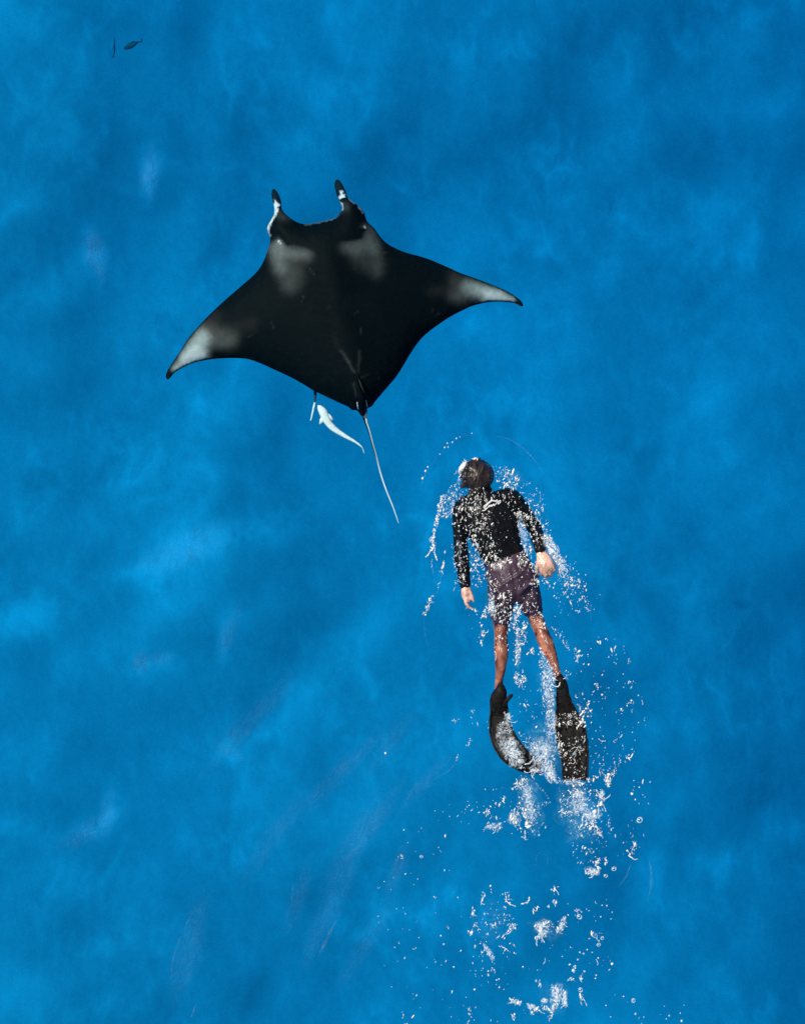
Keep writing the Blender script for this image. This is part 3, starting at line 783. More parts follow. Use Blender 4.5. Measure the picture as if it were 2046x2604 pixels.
v, f = tp([(1202.5, 1168.5, -.01, 2.4, 2.4), (1208, 1167, .0, 3.4, 3), (1214, 1167, -.01, 2.2, 2.4)], 5, 10)
link('frame_edge', mesh(v, f), M_WHITE, mask)['label'] = 'white rim of the mask at the top of the head'

# print across the shoulders
bvh_shirt = BVHTree.FromPolygons([v.co for v in shirt.data.vertices], [p.vertices for p in shirt.data.polygons])
def zl(x, y): return (1140 + x / 9.49, 1150 + y / 9.49)
strokes = [([(905, 1262), (862, 1290), (842, 1325), (862, 1352), (892, 1362), (884, 1390), (850, 1405), (808, 1412)], 1.15),
           ([(1034, 1085), (1030, 1150), (1000, 1195), (950, 1240), (905, 1290), (880, 1330)], 1.5), ([(1040, 1168), (985, 1205), (930, 1255)], 2.0), ([(1030, 1165), (1075, 1170), (1130, 1182), (1175, 1152)], 1.7),
           ([(905, 1372), (945, 1325), (985, 1278), (975, 1325), (1030, 1268), (1025, 1312), (1085, 1250), (1085, 1296), (1150, 1236)], 1.1),
           ([(1185, 1240), (1200, 1200), (1235, 1165), (1248, 1185), (1232, 1222), (1198, 1250), (1185, 1240)], 1.1), ([(1150, 1236), (1165, 1200), (1205, 1170)], .8)]
lp = []
for st, w in strokes:
    rows = []
    for a, b_ in cr(st, 4):
        q = P(*zl(a, b_), -.01)
        hit = bvh_shirt.ray_cast(Vector((q.x, q.y, 1)), Vector((0, 0, -1)))
        z = hit[0].z if hit[0] else .03
        rows.append((q.x, q.y, z + .004, w * 1.12 / S, .0014))
    lp.append(loft(rows, 1, 8))
V, F = merge(lp)
tag(link('print', mesh(V, F), M_PRINT, shirt), 'white handwritten style lettering across the back')

# fins
def fin(rows, pocket, label, extras, rib_off=.86):
    """rows: (px, py, z, half width px) along the blade"""
    r = cr(rows, 6)
    V, F = [], []
    th = .005
    K = 9
    for i in range(len(r)):
        a, b_ = r[max(i - 1, 0)], r[min(i + 1, len(r) - 1)]
        A, B, C0 = P(*a[:3]), P(*b_[:3]), P(*r[i][:3])
        t = (B - A).normalized(); s = t.cross(Vector((0, 0, 1))).normalized(); u = s.cross(t).normalized()
        tt = i / (len(r) - 1)
        for k in range(K):
            q = -1 + 2 * k / (K - 1)
            wv = .0045 * mnoise.noise(Vector((i * .55, q * 3, rows[0][0])))
            off = s * (q * r[i][3] / S + wv) + u * (.004 * math.cos(q * math.pi * 2.5) * tt + (.008 if abs(q) > .95 else 0))
            V.append(C0 + off + u * th * (1.4 - tt)); V.append(C0 + off - u * th * (1.4 - tt))
    def ix(i, k, s): return (i * K + k) * 2 + s
    L = len(r)
    for i in range(L - 1):
        for k in range(K - 1):
            F.append((ix(i, k, 0), ix(i, k + 1, 0), ix(i + 1, k + 1, 0), ix(i + 1, k, 0)))
            F.append((ix(i, k, 1), ix(i + 1, k, 1), ix(i + 1, k + 1, 1), ix(i, k + 1, 1)))
        for k in (0, K - 1):
            F.append((ix(i, k, 0), ix(i + 1, k, 0), ix(i + 1, k, 1), ix(i, k, 1)))
    for i in (0, L - 1):
        for k in range(K - 1):
            F.append((ix(i, k, 0), ix(i, k + 1, 0), ix(i, k + 1, 1), ix(i, k, 1)))
    me = mesh(V, F)
    bm = bmesh.new(); bm.from_mesh(me); bmesh.ops.recalc_face_normals(bm, faces=bm.faces); bm.to_mesh(me); bm.free()
    o = link('swim_fin', me, M_RUBBER, person); o['label'] = label
    pm = fuse([tp(pocket, 6, 18)], .005, 2)
    displace(pm, lambda co, no: .0015 * mnoise.noise(co * 40))
    link('foot_pocket', pm, M_RUBBER, o)
    for sgn in (-1, 1):
        rows2 = []
        for i in range(0, L, 2):
            rows2.append((*V[ix(i, 0 if sgn < 0 else K - 1, 0)], .006, .009 * (1.2 - i / L)))
        v, f = loft(rows2, 2, 8); link('side_rail', mesh(v, f), M_RUBBER, o)
    for e in extras:
        v, f = tp(e, 6, 10); link('heel_strap', mesh(v, f), M_RUBBER, o)
    return o
fin_r = fin([(1429, 1768, -.085, 16), (1434, 1790, -.09, 19), (1438, 1812, -.09, 26), (1444, 1838, -.085, 33), (1450, 1864, -.075, 37.5), (1455, 1890, -.07, 37), (1459, 1915, -.06, 35), (1461, 1944, -.055, 32), (1461, 1970, -.055, 31), (1461, 1984, -.06, 29)],
            [(1420, 1716, -.075, 7, 8), (1424, 1730, -.07, 13, 13), (1428.5, 1746, -.075, 15.5, 14), (1430.5, 1769, -.08, 17, 12), (1434, 1795, -.085, 20, 8), (1439, 1815, -.09, 25, 4)],
            'long straight black fin lying flat beside the splash', [])
fin_l = fin([(1268, 1800, -.20, 21), (1268, 1820, -.19, 22), (1269, 1840, -.17, 25), (1275, 1865, -.14, 29), (1286, 1890, -.11, 31), (1302, 1912, -.09, 31), (1324, 1931, -.09, 27), (1346, 1943, -.11, 22), (1362, 1949, -.13, 17), (1374, 1952, -.15, 12)],
            [(1272, 1742, -.15, 8, 9), (1272, 1756, -.15, 16, 15), (1267, 1776, -.17, 22, 17), (1268, 1798, -.19, 24, 14), (1270, 1822, -.20, 24, 8), (1270, 1842, -.18, 22, 4)],
            'bent black fin curving under the white splash', [[(1282, 1795, -.14, 6, 4), (1288, 1781, -.12, 5.5, 4), (1297, 1771, -.11, 5, 4), (1300, 1768, -.11, 5, 4)]])

# ------------------------------------------------------------------ droplets, beads for sun glints, foam, bubbles
BV = []
for o in (body, shirt, shorts, fin_r, fin_l) + tuple(ch for ch in person.children_recursive if ch.name.startswith(('hair', 'foot_pocket'))):
    BV.append(BVHTree.FromPolygons([v.co.copy() for v in o.data.vertices], [tuple(p.vertices) for p in o.data.polygons]))
def surf_z(px, py):
    q = P(px, py, 0)
    d = (q - Vector(cam.location)).normalized()
    best = 0.0
    for b_ in BV:
        hit = b_.ray_cast(Vector((q.x, q.y, 2)), Vector((0, 0, -1)))
        if hit[0] is not None: best = max(best, hit[0].z)
    return best

ICO = None
def ico():
    global ICO
    if ICO is None:
        bm = bmesh.new(); bmesh.ops.create_icosphere(bm, subdivisions=1, radius=1)
        ICO = ([v.co.copy() for v in bm.verts], [tuple(v.index for v in f_.verts) for f_ in bm.faces]); bm.free()
    return ICO
def in_poly(x, y, poly):
    c = False; j = len(poly) - 1
    for i in range(len(poly)):
        (x0, y0), (x1, y1) = poly[i], poly[j]
        if (y0 > y) != (y1 > y) and x < (x1 - x0) * (y - y0) / (y1 - y0) + x0: c = not c
        j = i
    return c
class Spray:
    def __init__(self, thin, dens=.6, size=.95): self.V, self.F, self.M, self.thin, self.dens, self.size = [], [], [], thin, dens, size
    def blob(self, px, py, r, z=None, el=1.0, an=0.0, flat=.7):
        """one drop or glint bead, r in photograph pixels"""
        zz = surf_z(px, py) if z is None else z
        c0 = P(px, py, zz)
        iv, fi = ico(); o = len(self.V)
        self.M += [1 if rng.random() < self.thin else 0] * len(fi)
        r *= self.size
        ca, sa = math.cos(an), math.sin(an)
        R = r / S
        j = [1 + rng.uniform(-.28, .28) for _ in iv]
        for v, q in zip(iv, j):
            x, y, z_ = v.x * R * el * q, v.y * R / math.sqrt(el) * q, v.z * R * flat * q
            self.V.append((c0.x + x * ca - y * sa, c0.y + x * sa + y * ca, c0.z + z_ + R * flat * .4))
        self.F += [tuple(i + o for i in q) for q in fi]
    def drop(self, px, py, r, **kw):
        if 1222 < px < 1276 and 1262 < py < 1303 and rng.random() < .85: return
        el = rng.choice((1, 1.1, 1.4, 1.9, 2.6)); an = rng.gauss(1.35, .45)
        r *= min(1.7, max(.45, rng.lognormvariate(-.34, .46)))
        if rng.random() < .10:                      # a thin broken thread of water
            a_ = rng.gauss(1.35, .5); b_ = rng.uniform(-.5, .5); x_, y_ = px, py
            for q in range(rng.randint(3, 7)):
                self.blob(x_, y_, r * rng.uniform(.45, .8), el=1.9, an=-a_, **kw)
                x_ += math.cos(a_) * r * 1.5; y_ += math.sin(a_) * r * 1.5; a_ += b_ + rng.gauss(0, .25)
            return
        self.blob(px, py, r, el=el, an=an, **kw)
        if rng.random() < .25:
            self.blob(px + rng.uniform(-1.6, 1.6) * r, py + rng.uniform(-1.6, 1.6) * r, r * rng.uniform(.4, .8), **kw)
    def line(self, pts, spread, nn, r=(1.2, 2.6), **kw):
        a = np.array(pts, float)
        d = np.r_[0, np.cumsum(np.linalg.norm(np.diff(a, axis=0), axis=1))]
        for _ in range(int(nn * self.dens + .5)):
            t = rng.uniform(0, d[-1])
            self.drop(np.interp(t, d, a[:, 0]) + rng.gauss(0, spread), np.interp(t, d, a[:, 1]) + rng.gauss(0, spread), min(r[1], r[0] + rng.expovariate(2.2 / (r[1] - r[0]))), **kw)
    def poly(self, pts, nn, r=(1.2, 2.6), clump=0., **kw):
        a = np.array(pts, float); lo, hi = a.min(0), a.max(0)
        k = 0; tries = 0; nn = int(nn * self.dens + .5)
        while k < nn and tries < nn * 40:
            tries += 1
            q = np.array([rng.uniform(lo[0], hi[0]), rng.uniform(lo[1], hi[1])])
            if not in_poly(q[0], q[1], pts): continue
            if clump and mnoise.noise(Vector((q[0] * clump, q[1] * clump * .7, 1.7))) < rng.uniform(-.35, .45): continue
            self.drop(q[0], q[1], min(r[1], r[0] + rng.expovariate(2.2 / (r[1] - r[0]))), **kw); k += 1
    def build(self, name, mat, mat2, label, cat):
        o = link(name, mesh(self.V, self.F), mat)
        o.data.materials.append(mat2); o.data.polygons.foreach_set('material_index', self.M)
        return tag(o, label, cat, kind='stuff')

D = Spray(.22, .88, .92)
# round the head and shoulders
D.line([(1127, 1259), (1115, 1300), (1107, 1340), (1100, 1375), (1097, 1398)], 2.2, 150, (1.4, 3))
for q in [(1130, 1138, 2), (1137, 1127, 2), (1139, 1137, 1.8), (1150, 1125, 2), (1160, 1115, 2.2), (1169, 1111, 2), (1199, 1102, 1.6), (1118, 1155, 1.5), (1087, 1188, 2), (1081, 1198, 3.4), (1074, 1216, 3.2), (1131, 1404, 3.6), (980, 1915, 3.6), (1150, 1332, 2)]:
    D.blob(q[0], q[1], q[2], el=1.3, an=1.5)
D.poly([(1168, 1222), (1140, 1240), (1124, 1275), (1120, 1320), (1148, 1312), (1156, 1280)], 130, (1, 2.6))
D.line([(1130, 1425), (1122, 1455)], 1.5, 12); D.line([(1117, 1480), (1113, 1495)], 1, 4)
D.line([(1102, 1512), (1092, 1530), (1083, 1555), (1078, 1562)], 3, 34, (1.2, 3))
D.line([(1098, 1420), (1097, 1440)], 1, 4)
D.poly([(1252, 1183), (1290, 1186), (1322, 1212), (1322, 1240), (1296, 1246), (1262, 1240), (1256, 1215)], 110, (1, 3))
D.poly([(1318, 1212), (1350, 1228), (1390, 1260), (1385, 1300), (1340, 1270), (1312, 1240)], 36, (1, 2.4))
D.line([(1330, 1258), (1360, 1300), (1385, 1360)], 10, 90, (1, 2.6))
D.poly([(1165, 1240), (1250, 1240), (1262, 1262), (1215, 1300), (1160, 1300)], 120, (.9, 2.6))
D.poly([(1155, 1285), (1215, 1290), (1240, 1350), (1205, 1350), (1150, 1345)], 90, (.9, 2.6))
D.line([(1244, 1295), (1232, 1325), (1222, 1345), (1206, 1350)], 5, 75, (1, 2.4))
D.poly([(1260, 1250), (1310, 1245), (1330, 1290), (1290, 1330), (1260, 1300)], 45, (.9, 2.2))
D.poly([(1190, 1350), (1250, 1340), (1262, 1420), (1250, 1450), (1225, 1430)], 105, (1, 2.8))
D.line([(1248, 1380), (1262, 1420), (1275, 1440)], 6, 60, (1, 3))
D.poly([(1255, 1300), (1315, 1300), (1325, 1400), (1268, 1410)], 22, (.8, 1.8))
D.poly([(1152, 1345), (1188, 1345), (1190, 1490), (1170, 1490), (1155, 1400)], 75, (1, 2.6))
D.line([(1150, 1390), (1162, 1470), (1160, 1490)], 4, 22)
D.poly([(1188, 1360), (1215, 1360), (1232, 1450), (1235, 1490), (1200, 1500), (1192, 1420)], 130, (1, 2.4))
D.poly([(1308, 1300), (1330, 1308), (1352, 1400), (1350, 1450), (1335, 1430), (1318, 1360)], 150, (.9, 2.4))
D.line([(1310, 1305), (1345, 1312), (1360, 1340)], 5, 70, (.9, 2.4))
D.poly([(1325, 1300), (1350, 1310), (1378, 1390), (1362, 1400)], 60, (.9, 2.2))
D.line([(1168, 1180), (1176, 1175), (1184, 1176)], 4, 14, (1, 2.6)); D.line([(1168, 1190), (1172, 1210), (1168, 1222)], 3, 26, (1, 2.8)); D.line([(1202, 1167), (1216, 1167)], 1.5, 12, (1.2, 2.6))
# right hand splash and the fan of drops behind it
D.poly([(1372, 1366), (1390, 1356), (1402, 1368), (1424, 1414), (1438, 1428), (1412, 1440), (1398, 1410)], 230, (1, 2.8))
D.line([(1412, 1425), (1436, 1450), (1460, 1490)], 13, 150, (1, 2.8))
D.line([(1450, 1480), (1500, 1530)], 16, 42, (1, 2.6))
D.poly([(1395, 1480), (1440, 1470), (1505, 1525), (1480, 1560), (1410, 1570)], 60, (1, 2.6))
D.line([(1358, 1430), (1362, 1490)], 6, 50, (1, 2.8))
D.line([(1385, 1468), (1390, 1490)], 6, 18)
# shorts and legs
D.line([(1300, 1420), (1272, 1436), (1248, 1446)], 4, 60, (1, 3)); D.line([(1320, 1410), (1330, 1440)], 5, 40, (1, 3)); D.line([(1319, 1430), (1320, 1445)], 2.5, 14, (1.2, 3))
D.poly([(1240, 1450), (1262, 1470), (1275, 1500), (1245, 1510), (1234, 1480)], 60, (1, 2.4))
D.poly([(1262, 1500), (1305, 1500), (1300, 1574), (1255, 1572)], 110, (1, 2.8))
D.poly([(1310, 1490), (1360, 1480), (1372, 1550), (1335, 1550)], 45, (.9, 2.2))
D.poly([(1270, 1460), (1340, 1440), (1350, 1490), (1290, 1500)], 20, (.8, 2))
D.poly([(1338, 1550), (1376, 1550), (1386, 1600), (1358, 1595)], 75, (.9, 2.4))
D.line([(1385, 1618), (1398, 1660), (1412, 1700), (1416, 1718)], 2.2, 40, (.8, 2)); D.line([(1368, 1640), (1395, 1690), (1412, 1725)], 2.5, 60, (.9, 2.2))
D.poly([(1258, 1578), (1292, 1578), (1292, 1660), (1256, 1660)], 55, (.9, 2.4))
D.line([(1318, 1535), (1312, 1585)], 5, 70); D.line([(1330, 1582), (1333, 1636)], 3.5, 50); D.line([(1318, 1600), (1313, 1690)], 4.5, 110, (1, 2.4)); D.line([(1300, 1560), (1304, 1600)], 5, 40)
D.line([(1322, 1705), (1330, 1720), (1325, 1738), (1312, 1730), (1310, 1718), (1320, 1708)], 4, 75, (1, 2.4)); D.line([(1350, 1648), (1345, 1662), (1358, 1650)], 3, 18)
D.poly([(1366, 1640), (1380, 1660), (1412, 1720), (1412, 1800), (1395, 1790), (1375, 1730)], 210, (1, 2.4))
D.line([(1385, 1755), (1392, 1800), (1405, 1850)], 8, 150, (.9, 2.2))
D.line([(1216, 1578), (1228, 1598), (1225, 1622), (1222, 1642)], 3, 30, (1, 2.8)); D.line([(1236, 1540), (1228, 1575)], 3, 28)
D.line([(1200, 1548), (1214, 1556)], 3, 22, (1, 2.4)); D.poly([(1150, 1460), (1165, 1620), (1230, 1640), (1210, 1560)], 14, (.8, 1.6))
D.poly([(1335, 1740), (1370, 1740), (1375, 1850), (1330, 1850), (1310, 1770)], 34, (.9, 2.2))
D.line([(1196, 1810), (1212, 1808)], 2, 6, (1.2, 2.4)); D.line([(1140, 1830), (1250, 1840)], 8, 12); D.line([(1198, 1880), (1190, 1895)], 3, 14, (1, 2.8)); D.line([(1164, 1920), (1160, 1935)], 1.5, 6)
# right of the legs
D.line([(1402, 1592), (1428, 1620), (1445, 1650)], 5, 34, (1, 2.8)); D.line([(1462, 1652), (1475, 1670)], 4, 22, (1, 2.8))
D.poly([(1425, 1640), (1560, 1600), (1620, 1690), (1645, 1840), (1600, 1960), (1500, 1960), (1490, 1800)], 150, (.9, 2.6))
D.line([(1560, 1625), (1562, 1690)], 5, 14, (1.2, 3)); D.line([(1516, 1736), (1518, 1752)], 1.5, 10, (1.4, 3)); D.line([(1598, 1675), (1600, 1685)], 1, 4, (1.6, 3)); D.line([(1603, 1770), (1604, 1800)], 4, 9, (1.2, 2.8))
D.line([(1470, 1770), (1490, 1800), (1482, 1840)], 9, 60, (1, 2.6)); D.line([(1481, 1828), (1483, 1842)], 3, 20, (1.4, 3)); D.line([(1436, 1705), (1440, 1720)], 6, 20)
# on the straight fin
D.poly([(1418, 1815), (1462, 1808), (1480, 1838), (1445, 1846), (1415, 1842)], 120, (.8, 2)); D.poly([(1418, 1880), (1488, 1870), (1490, 1905), (1432, 1925)], 85, (.8, 2.2)); D.poly([(1430, 1910), (1490, 1900), (1490, 1980), (1435, 1985)], 90, (.8, 2.2)); D.line([(1432, 1988), (1485, 1990)], 6, 60, (1, 2.6))
D.line([(1414, 1840), (1418, 1870), (1425, 1930)], 4, 60, (.9, 2.2))
# behind the fins
D.line([(1335, 1982), (1318, 1990), (1306, 2005)], 5, 50, (1, 2.8)); D.line([(1282, 2025), (1262, 2052)], 3.5, 18, (1.4, 3)); D.line([(1242, 2058), (1236, 2070)], 4, 22, (1.4, 3))
D.line([(1310, 2062), (1300, 2080), (1312, 2092)], 7, 55, (1.2, 3)); D.line([(1332, 2062), (1340, 2075)], 5, 26, (1.2, 3)); D.line([(1338, 2092), (1344, 2100)], 4, 22, (1.6, 3.2))
D.poly([(1320, 1985), (1345, 1985), (1365, 2080), (1390, 2100), (1370, 2125), (1330, 2120), (1300, 2100)], 120, (.9, 2.4))
D.poly([(1415, 2000), (1500, 1990), (1535, 2050), (1530, 2120), (1480, 2120), (1430, 2080)], 200, (.9, 2.6)); D.line([(1527, 2012), (1524, 2028)], 4, 30, (1.6, 3.4)); D.line([(1522, 2040), (1527, 2048)], 3, 14, (1.4, 3))
D.line([(1498, 2090), (1508, 2110), (1528, 2125)], 8, 75, (1, 2.8)); D.line([(1545, 2075), (1552, 2110), (1548, 2122)], 3, 20, (1, 2.4)); D.line([(1540, 1985), (1560, 1960), (1575, 1945)], 4, 34, (1, 2.6)); D.line([(1540, 1975), (1545, 1990), (1552, 1984)], 3, 28, (1.4, 3.2))
D.line([(1490, 1990), (1520, 1970), (1530, 1950), (1535, 1930)], 3, 30); D.line([(1558, 1940), (1600, 1920)], 6, 22)
D.poly([(1470, 2120), (1540, 2130), (1545, 2190), (1470, 2200), (1440, 2160)], 60, (.9, 2.4)); D.line([(1487, 2215), (1506, 2220), (1522, 2208)], 3.5, 45, (1.2, 3)); D.line([(1515, 2198), (1522, 2184), (1530, 2182)], 2, 20, (1, 2.4)); D.line([(1538, 2192), (1542, 2186), (1536, 2200)], 2, 12, (1.2, 2.8))
D.line([(1605, 2160), (1612, 2140), (1603, 2175), (1600, 2185)], 3, 34, (1, 2.8)); D.poly([(1560, 2120), (1640, 2060), (1640, 2190), (1570, 2190)], 22, (.9, 2.2)); D.poly([(1600, 1980), (1660, 1985), (1650, 2050), (1610, 2060)], 18, (1, 2.6))
D.poly([(1210, 2005), (1320, 1995), (1300, 2130), (1230, 2120), (1150, 2080)], 40, (.9, 2.2)); D.poly([(1010, 2120), (1150, 2010), (1240, 2110), (1080, 2200)], 20, (.9, 2.2)); D.line([(1011, 2177), (1025, 2178)], 2, 6, (2, 3.2))
# drifting drops of the lower picture
D.line([(1250, 2250), (1248, 2270)], 2, 6, (1.6, 3)); D.line([(1235, 2266), (1228, 2285), (1220, 2300)], 2.5, 22, (1.4, 3)); D.line([(1205, 2315), (1201, 2330)], 3, 20, (1.6, 3)); D.line([(1210, 2348), (1198, 2368), (1194, 2380)], 2, 24, (1.2, 2.8))
D.line([(1283, 2276), (1292, 2286)], 6, 24, (1.2, 2.8)); D.poly([(1230, 2300), (1275, 2290), (1310, 2340), (1290, 2380), (1215, 2390), (1205, 2350)], 60, (1, 2.6)); D.line([(1302, 2352), (1310, 2356)], 4, 14, (1.4, 3))
D.line([(1404, 2268), (1416, 2255)], 3, 14, (1.2, 2.6)); D.line([(1355, 2318), (1368, 2305)], 2, 12); D.line([(1338, 2296), (1346, 2284)], 1.5, 8); D.line([(1292, 2420), (1312, 2424)], 2, 8, (1, 2)); D.line([(1292, 2398), (1312, 2408)], 2, 8, (1, 2))
D.poly([(950, 2230), (1160, 2200), (1200, 2400), (1160, 2460), (960, 2440)], 42, (1, 2.6)); D.poly([(960, 2440), (1400, 2420), (1400, 2600), (950, 2604)], 50, (.9, 2.4)); D.poly([(1430, 2260), (1560, 2270), (1560, 2480), (1430, 2500), (1380, 2420)], 40, (1, 2.6)); D.poly([(1540, 2520), (1760, 2560), (1760, 2604), (1540, 2604)], 14, (1, 3)); D.poly([(1190, 2380), (1300, 2380), (1280, 2520), (1180, 2500)], 40, (1, 2.4))
D.line([(1398, 2590), (1400, 2580)], 3, 14, (1.4, 3)); D.line([(1193, 2558), (1196, 2600)], 3, 12, (1.2, 2.8)); D.line([(1298, 2588), (1312, 2578)], 1.6, 12); D.line([(1000, 2585), (1050, 2588)], 12, 5, (1.4, 3)); D.line([(1505, 2370), (1512, 2378)], 2.5, 10, (1.2, 2.8)); D.line([(1476, 2535), (1480, 2545)], 4, 14)
D.build('splash_drops_and_glints', M_DROP_GLINT, M_PALE, 'white water drops and sun glints made as white beads, sprinkled around the swimmer and along the wake', 'droplets')

Fm = Spray(.60, .50, .85)
fr = (1.4, 4.2)
Fm.poly([(1240, 1508), (1256, 1512), (1262, 1572), (1252, 1576), (1244, 1550)], 150, (1.2, 3.2))
Fm.poly([(1268, 1836), (1300, 1832), (1306, 1868), (1290, 1885), (1266, 1870)], 130, (.9, 2.2))
Fm.poly([(1276, 1888), (1306, 1880), (1324, 1920), (1326, 1944), (1296, 1936), (1280, 1912)], 420, (1.1, 3))
Fm.poly([(1286, 1928), (1326, 1944), (1340, 1958), (1300, 1945)], 60, (1, 2.6))
Fm.poly([(1312, 1860), (1345, 1868), (1372, 1890), (1340, 1910)], 90, (.8, 2.2), clump=.12)
Fm.poly([(1345, 1890), (1385, 1885), (1408, 1905), (1412, 1985), (1398, 1978), (1372, 1940), (1350, 1930)], 430, (1.1, 3.4), clump=.1)
Fm.poly([(1380, 1850), (1412, 1840), (1416, 1920), (1380, 1890)], 120, (.8, 2.2))
Fm.line([(1348, 1960), (1376, 1957), (1384, 1945)], 4, 70, (1.2, 3.4)); Fm.line([(1395, 1965), (1412, 1984)], 5, 90, (1.4, 3.6)); Fm.line([(1287, 1818), (1294, 1832)], 4, 40, (1, 3))
Fm.line([(1335, 1992), (1340, 2035), (1352, 2080)], 7, 170, (.9, 2.4)); Fm.line([(1355, 1986), (1380, 2010), (1394, 2032)], 1.2, 60, (.8, 1.8)); Fm.poly([(1345, 2030), (1370, 2040), (1378, 2085), (1350, 2085)], 90, (.7, 2), clump=.1); Fm.line([(1375, 2045), (1395, 2042)], 3, 26, (.8, 1.8))
Fm.line([(1238, 2092), (1250, 2102), (1262, 2106), (1275, 2100)], 3.5, 90, (1.2, 3.4)); Fm.line([(1328, 2128), (1336, 2132)], 2.5, 18)
Fm.poly([(1432, 2030), (1465, 2015), (1480, 2045), (1470, 2075), (1435, 2075)], 150, (.8, 2.2), clump=.1); Fm.line([(1470, 2010), (1478, 2040), (1484, 2065)], 4, 110, (1, 3)); Fm.line([(1484, 2070), (1500, 2078), (1512, 2068), (1522, 2060)], 4.5, 150, (1.4, 4)); Fm.line([(1505, 2085), (1512, 2100)], 3, 30); Fm.poly([(1440, 2100), (1475, 2090), (1490, 2120), (1455, 2130)], 50, (.7, 1.8), clump=.1)
Fm.line([(1487, 2216), (1506, 2222), (1522, 2210)], 4, 70, (1.2, 3.2)); Fm.line([(1514, 2204), (1520, 2186), (1530, 2182)], 2, 34, (1, 2.4))
Fm.line([(1362, 2356), (1382, 2350), (1396, 2345)], 3, 70, fr); Fm.line([(1374, 2358), (1372, 2372), (1384, 2374), (1360, 2388)], 3, 95, fr); Fm.line([(1438, 2328), (1432, 2350), (1424, 2362), (1408, 2367)], 2.6, 95, fr); Fm.line([(1390, 2360), (1420, 2345)], 5, 30, (1, 2.2))
Fm.line([(1401, 2506), (1410, 2520), (1426, 2524), (1414, 2540), (1410, 2560), (1402, 2566)], 3.5, 200, (1.6, 4.6)); Fm.line([(1433, 2520), (1436, 2540), (1437, 2555)], 2.2, 60, fr); Fm.line([(1378, 2546), (1388, 2542)], 3, 34, fr); Fm.line([(1340, 2556), (1356, 2562)], 3, 30, fr); Fm.line([(1362, 2566), (1368, 2568)], 3, 22, fr); Fm.line([(1379, 2562), (1388, 2563)], 2.5, 22, fr); Fm.line([(1296, 2541), (1305, 2545), (1322, 2551)], 1.8, 36, fr); Fm.line([(1348, 2576), (1356, 2576)], 1.6, 14)
Fm.line([(1232, 2406), (1238, 2418), (1243, 2428)], 2, 34, fr); Fm.line([(1245, 2430), (1254, 2436)], 2.4, 26, fr); Fm.line([(1224, 2424), (1226, 2422)], 2, 12); Fm.line([(1370, 2494), (1375, 2510)], 1.8, 24); Fm.line([(1361, 2492), (1362, 2494)], 2, 10)
Fm.line([(1292, 2363), (1300, 2362)], 3.5, 34, fr); Fm.line([(1246, 2352), (1262, 2358)], 3.5, 34); Fm.line([(1408, 2293), (1410, 2291)], 2.5, 26, fr); Fm.line([(1392, 2306), (1396, 2302)], 1.6, 14); Fm.line([(1462, 2314), (1478, 2318)], 1.6, 22); Fm.line([(1445, 2494), (1452, 2486), (1460, 2492)], 2, 30, fr); Fm.line([(1478, 2480), (1478, 2490)], 1.6, 16); Fm.line([(1458, 2470), (1460, 2456)], 2, 22, fr); Fm.line([(1228, 2400), (1230, 2404)], 1.5, 8)
Fm.line([(1250, 2462), (1252, 2466)], 3, 18, fr); Fm.line([(1240, 2477), (1241, 2478)], 1.6, 8, fr)
for q in [(1483, 2425, 3.6), (1468, 2440, 3.6), (1485, 2470, 3.8), (1448, 2453, 3.4), (1492, 2415, 2.6), (1505, 2422, 2.6), (1520, 2436, 3.2), (1429, 2432, 2.2), (1542, 2303, 3), (1530, 2302, 2.6), (1513, 2488, 3), (1540, 2557, 2.4), (1515, 2480, 2.6), (1700, 2583, 3.6), (1732, 2596, 4), (1268, 2490, 3), (1262, 2492, 3), (1269, 2511, 3), (1615, 2578, 4)]:
    Fm.blob(q[0], q[1], q[2], flat=.35)
Fm.build('foam', M_FOAM, M_VEIL, 'pale lacy patches of foam churned up behind the fins', 'foam')

# thin lacy foam and milky aerated water lying between the drops
def film_mat(name, colr, amount, lacy):
    m, n, l = newmat(name)
    b = n['Principled BSDF']; b.inputs['Base Color'].default_value = (*colr, 1); b.inputs['Roughness'].default_value = .5; b.inputs['Specular IOR Level'].default_value = .2
    at = n.new('ShaderNodeAttribute'); at.attribute_name = 'thick'
    tc = n.new('ShaderNodeTexCoord')
    t = n.new('ShaderNodeTexNoise'); t.inputs['Scale'].default_value = 42 if lacy else 24; t.inputs['Detail'].default_value = 5; t.inputs['Roughness'].default_value = .65; t.inputs['Distortion'].default_value = 1.2
    l.new(tc.outputs['Object'], t.inputs['Vector'])
    mr = n.new('ShaderNodeMapRange'); mr.inputs['From Min'].default_value = .46 if lacy else .45; mr.inputs['From Max'].default_value = .60 if lacy else .7
    mr.inputs['To Min'].default_value = .04 if lacy else amount * .12; mr.inputs['To Max'].default_value = amount
    l.new(t.outputs['Fac'], mr.inputs['Value'])
    mu = n.new('ShaderNodeMath'); mu.operation = 'MULTIPLY'; l.new(mr.outputs[0], mu.inputs[0]); l.new(at.outputs['Fac'], mu.inputs[1])
    l.new(mu.outputs[0], b.inputs['Alpha'])
    return m
M_LACE = film_mat('lacy_foam_film', (.80, .86, .87), 1.0, True)
M_MILK = film_mat('aerated_water', (.34, .74, .86), .50, False)
